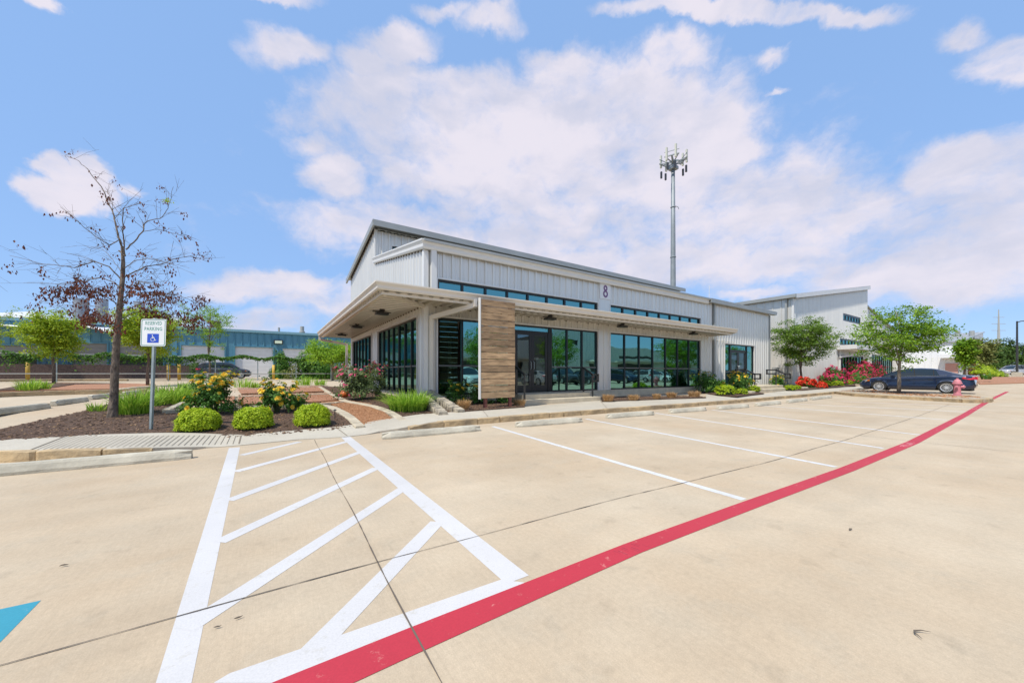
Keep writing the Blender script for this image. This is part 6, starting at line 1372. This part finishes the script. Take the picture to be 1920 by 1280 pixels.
# third, farther building on the right
b4 = empty('far_building', (77, 12, .7)); tag(b4, 'pale far building with a shed roof, pinkish door and small awning', 'building')
zc_ = lambda x, y, s=77.0: at_s(x, y, s)
tL, tR = at_s(1662, 650, 77).y, at_s(1803, 645, 77).y; ze = at_s(1780, 641, 77).z
mb = MB(); ribbed(mb, min(tL, tR), max(tL, tR), .4, lambda u: ze, [], lambda u, z, d: (77-d, u, z), pitch=.61); mb.quad((77, tR, .4), (100, tR, .4), (100, tR, ze), (77, tR, ze)); mb.add([(77, tR, ze), (100, tR, ze), (100, tR, ze+2.6)], ((0, 1, 2),)); mb.build('wall', M['whitepaint'], b4)
rfm = mat('seamed_roof', (.42, .43, .42), .4, None, metal=.3); mb = MB()
mb.prism([(76.7, tR-.2, ze), (76.7, tL, ze), (100, tL, ze+2.6), (100, tR-.2, ze+2.6)], (0, 0, .1))
for i in range(40):
    y = tR-.1+i*.6
    if y < tL: mb.bar((76.7, y, ze+.13), (100, y, ze+2.73), .06, .08)
mb.build('roof', rfm, b4)
dp = at_s(1784, 690, 76.9); mb = MB(); mb.box(76.88, 76.95, dp.y-.55, dp.y+.55, .75, at_s(1784, 681, 77).z); mb.build('door', M['pink'], b4)
mb = MB(); mb.box(75.8, 76.93, dp.y-1.2, dp.y+.9, at_s(1784, 671, 77).z, at_s(1784, 664, 77).z); mb.build('awning', M['whitepaint'], b4)
for (x, y0, y1, lab) in ((1761.5, 641, 620, 'a'), (1795.5, 632, 620, 'b'), (1822, 632, 620, 'c')):
    q = at_s(x, y0, 88); mb = MB(); mb.tube([tuple(q-Vector((0, 0, 1))), (q.x, q.y, at_s(x, y1, 88).z)], .28, 8); mb.build('flue', M['hvac'], b4)

# ------------------------------------------------------------------ cell tower, far mast, lamp post
tw = Vector((pdir(1262, 700).x*60, pdir(1262, 700).y*60, .6)); TW = empty('cell_tower', tw); tag(TW, 'tall grey cell phone monopole with antenna panels rising behind the roof', 'cell tower')
zt_top = HC+(700-300)*60/FPX; mb = MB(); hh = zt_top-tw.z; mb.tube([(0, 0, 0), (0, 0, hh*.33), (0, 0, hh*.66), (0, 0, hh)], [.50, .44, .36, .28], 16)
for u in (.3, .55, .78): mb.lathe([(.30+.2*(1-u), 0), (.36+.2*(1-u), 0), (.36+.2*(1-u), .15), (.30+.2*(1-u), .15)], n=12, cz=hh*u)
mb.tube([(0, 0, hh*.79), (.7, -.4, hh*.785), (.85, -.48, hh*.775)], .05, 5); mb.build('pole', M['towersteel'], TW, local=True, smooth=2)
ang0 = math.atan2(RV, RU)
pl_w = [(ang0+R(a), r_) for a, r_ in ((5, 2.9), (-8, 2.8), (170, 2.3), (186, 2.2), (235, 2.1), (255, 1.2), (285, 1.0), (115, 2.0), (135, 2.1))]
mb = MB()
for a in (0, 120, 240):
    a = ang0+R(a); e = Vector((math.cos(a)*1.75, math.sin(a)*1.75, hh-.1)); s_ = Vector((-math.sin(a), math.cos(a), 0)); mb.bar((0, 0, hh-.9), e, .22, .25); mb.bar((0, 0, hh-.1), e, .22, .25); mb.bar(e-s_*1.1, e+s_*1.1, .16, .16); mb.bar(e-s_*1.1+Vector((0, 0, .7)), e+s_*1.1+Vector((0, 0, .7)), .08, .08)
    mb.bar((0, 0, hh-.5), e-s_*1.0, .12, .12); mb.bar((0, 0, hh-.5), e+s_*1.0, .12, .12)
mb.box(-.6, .6, -.6, .6, hh-1.6, hh-1.1); mb.build('platform', M['towersteel'], TW, local=True)
for a0 in (0, 120, 240):
    a = ang0+R(a0); e = Vector((math.cos(a)*1.87, math.sin(a)*1.87, hh)); s_ = Vector((-math.sin(a), math.cos(a), 0))
    for j, dz in ((-.75, .1), (.6, .3)):
        mb = MB(); c_ = e+s_*j; mb.box(c_.x-.15, c_.x+.15, c_.y-.12, c_.y+.12, hh-.9+dz, hh+1.15+dz); mb.build('antenna_panel', M['panelcream'], TW, local=True)
    for j in (-.6, .5):
        mb = MB(); c_ = e+s_*j; mb.box(c_.x-.12, c_.x+.12, c_.y-.12, c_.y+.12, hh-2.3, hh-1.2); mb.build('radio_unit', M['iron'], TW, local=True)
q = at_f(1872.5, 640, 260); mb = MB(); zt2 = HC+(700-580)*260/FPX; mb.tube([(q.x, q.y, 0), (q.x, q.y, zt2*.5), (q.x, q.y, zt2)], [1.5, .9, .25], 6)
for z_, l in ((.88, 4), (.78, 5), (.68, 5)): mb.bar((q.x-l*RU, q.y-l*RV, zt2*z_), (q.x+l*RU, q.y+l*RV, zt2*z_), .25, .25)
tag(mb.build('power_mast', M['hvac']), 'thin distant power line mast above the far right trees', 'mast')
lp = at_f(1907, 699, 46); LP = empty('lamp_post', (lp.x, lp.y, .75)); tag(LP, 'dark street lamp post with an arm reaching right at the right edge', 'lamp post')
lh = HC+(700-602)*46/FPX-.75; mb = MB(); mb.tube([(0, 0, .6), (0, 0, lh)], [.11, .08], 8); mb.build('pole', M['rust' if False else 'iron'], LP, local=True)
mb = MB(); a_ = Vector((RU, RV, 0)); mb.tube([(0, 0, lh-.15), tuple(a_*.5+Vector((0, 0, lh))), tuple(a_*1.9+Vector((0, 0, lh+.08)))], .06, 6); mb.build('arm', M['iron'], LP, local=True)
mb = MB(); c_ = a_*2.3+Vector((0, 0, lh+.06)); mb.box(c_.x-.4, c_.x+.4, c_.y-.4, c_.y+.4, lh-.02, lh+.12); mb.build('lamp_head', M['iron'], LP, local=True)
mb = MB(); mb.box(-.42, .42, -.42, .42, -.3, .62); mb.build('base', M['walk'], LP, local=True, bevel=.03)

# far right planting
GQ = 'trees by the far right car park'
def far_tree(x, yt, w_px, f_, lab, leaf, n, sd, trunk=.3, cat='tree', bark='bark'):
    p = at_f(x, 700, f_); z0 = max(zt(p.x, p.y), .3); h = HC+(700-yt)*f_/FPX-z0; rx = w_px*f_/FPX*.5*math.cos(math.atan((x-960)/FPX)); tree(Vector((p.x, p.y, z0)), h, h*trunk, rx, h*(1-trunk)*.55, lab, GQ, leaf, n, .09+f_*.0012, .10+f_*.0006, sd, 60, .28+rx*.16, .7, bark)
far_tree(1809, 632, 42, 44, 'narrow bright green young tree right of the sedan boot', 'treeleaf', 4500, 71, .22)
far_tree(1840, 634, 56, 52, 'olive coloured tree left of the far dark trees', 'oliveleaf', 6000, 72, .25)
far_tree(1880, 636, 62, 85, 'dark green tree behind the lamp post', 'treeleafdark', 8000, 73, .1)
far_tree(1918, 640, 50, 110, 'dark tree cut by the right edge, behind the lamp post arm', 'treeleafdark', 6000, 74, .1)
far_tree(1862, 652, 50, 75, 'low dark tree between the olive tree and the lamp post', 'treeleafdark', 5000, 75, .1)
bush(at_f(1845, 700, 49), 1.6, 1.2, 1.1, 'yellow green shrub below the olive coloured tree', GV, 'limeleaf', 900, .12, 81); bush(at_f(1868, 702, 50)-Vector((0, 0, .3)), 1.8, 1.0, .8, 'low lime shrub left of the silver car', GV, 'limeleaf', 900, .12, 82)
bush(at_f(1828, 700, 52)-Vector((0, 0, .2)), 1.2, .9, 1.6, 'dark crimson shrub at the foot of the olive coloured tree', GV, 'deadleaf', 700, .12, 83)
grass_clump(at_f(1849, 709, 34)-Vector((0, 0, .1)), .5, .75, 26, 'spiky grey green agave on the gravel right of the sedan', 'agave plants', 84, 'vineleaf', .06, .8, 'agave', 'agave')
isl2 = [at_f(x, y, f).xy for x, y, f in ((1815, 705, 44), (1960, 705, 40), (1960, 712, 32), (1838, 712, 32))]
flat_poly('gravel_bed', isl2, M['gravel'], .06, None, 1.5, .03, .05, seed=91)
bm_rng = np.random.default_rng(17); n = 16000; th_ = bm_rng.uniform(R(48), R(80), n); rad_ = bm_rng.uniform(170, 200, n); hgt = 7+3*np.sin(th_*40)+2*np.sin(th_*93+1); z_ = bm_rng.uniform(0, 1, n)*hgt
o = obj_from('far_woods', leaf_mesh('far_woods', np.stack([np.sin(th_)*rad_, np.cos(th_)*rad_, z_], 1), np.tile([-.6, -.6, .6], (n, 1)), .8, M['treeleafdark'], .7, .8, 9)); o['kind'] = 'stuff'
fw = MB(); p0 = at_f(1885, 668, 130); fw.box(p0.x, p0.x+30, p0.y-12, p0.y-11.7, .5, HC+(700-661)*130/FPX); tag(fw.build('distant_shed', M['whitepaint']), 'low white distant shed at the right edge behind the lamp post', 'building')

# ------------------------------------------------------------------ across the drive aisle (seen in the window glass)
ob = empty('opposite_building', (8, -24, 0)); tag(ob, 'pale ribbed building across the drive aisle, mirrored in the long glazing', 'building')
mb = MB(); yb_ = -24; R3 = ((8, 34, lambda u: 5.6+(u-8)*.03, [(12, 20, .5, 3), (22, 32, .5, 3)]), (38.5, 51, lambda u: 9.4-(u-38.5)*.12, [(40, 44, 6.2, 6.9), (46.5, 50, .5, 3)]), (52, 90, lambda u: 6.0, [(54, 64, .5, 3), (68, 78, .5, 3), (54, 64, 4, 4.5)]))
for (u0, u1_, tf, oo) in R3: ribbed(mb, u0, u1_, 0, tf, oo, lambda u, z, d: (u, yb_+d, z), pitch=.61)
mb.build('wall', M['metal'], ob)
for (u0, u1_, tf, oo) in R3: mb = MB(); mb.box(u0, u1_, -42, yb_-.4, 0, min(tf(u0), tf(u1_))-.1); mb.build('inner_block', M['dark'], ob)
for (u0, u1_) in ((8, 34), (46, 51), (52, 90)): mb = MB(); mb.box(u0-.3, u1_, yb_, yb_+1.8, 3.3, 3.55); mb.build('canopy', M['canopy'], ob)
GO = 'trees across the drive aisle'
for (x, y, h, rx, lab, sd) in ((20.0, -14, 6.5, 2.6, 'tall tree across the drive aisle, mirrored in the main door', 90), (31.5, -15, 6.5, 3.0, 'leafy tree across the drive aisle, mirrored just right of the main door', 91), (60, -16, 8.5, 3.8, 'tall tree across the drive aisle, mirrored right of the middle of the glazing', 92), (73, -15, 9, 4.4, 'tree across the drive aisle, mirrored in the right end of the glazing', 93), (92, -14, 9, 4.5, 'tree across the drive aisle, mirrored by the second door', 94), (44.5, -30, 10.5, 3, 'tree top behind the mirrored buildings', 95)):
    tree(Vector((x, y, 0)), h, 1.6, rx, (h-1.6)*.55, lab, GO, 'treeleaf', 5000, .11, .10, sd, 80, .55, .6)

# leaf litter and small debris on the slab
for (x, y, l, lab) in ((1595, 994, .05, 'small dark leaf on the slab right of the red line'), (1733, 1193, .091, 'curled twig on the slab near the lower right corner'), (408, 1178, .03, 'small dark pebble inside the hatched aisle'), (447, 1161, .035, 'scrap of dark bark inside the hatched aisle'), (120, 1062, .04, 'dark leaf on the slab left of the hatched aisle')):
    p = P(x, y, 0); mb = MB(); r = random.Random(x); pts = [(p.x+(i/4-.5)*l, p.y+(.35*l*math.sin(i*.9) if l > .09 else r.uniform(-.12, .12)*l), .010+r.uniform(0, .004)) for i in range(5)]; mb.tube(pts, [l*q*(.35 if l > .09 else 1) for q in (.03, .10, .12, .08, .02)], 5); tag(mb.build('leaf_scrap' if l < .09 else 'twig', M['grout']), lab, 'debris')
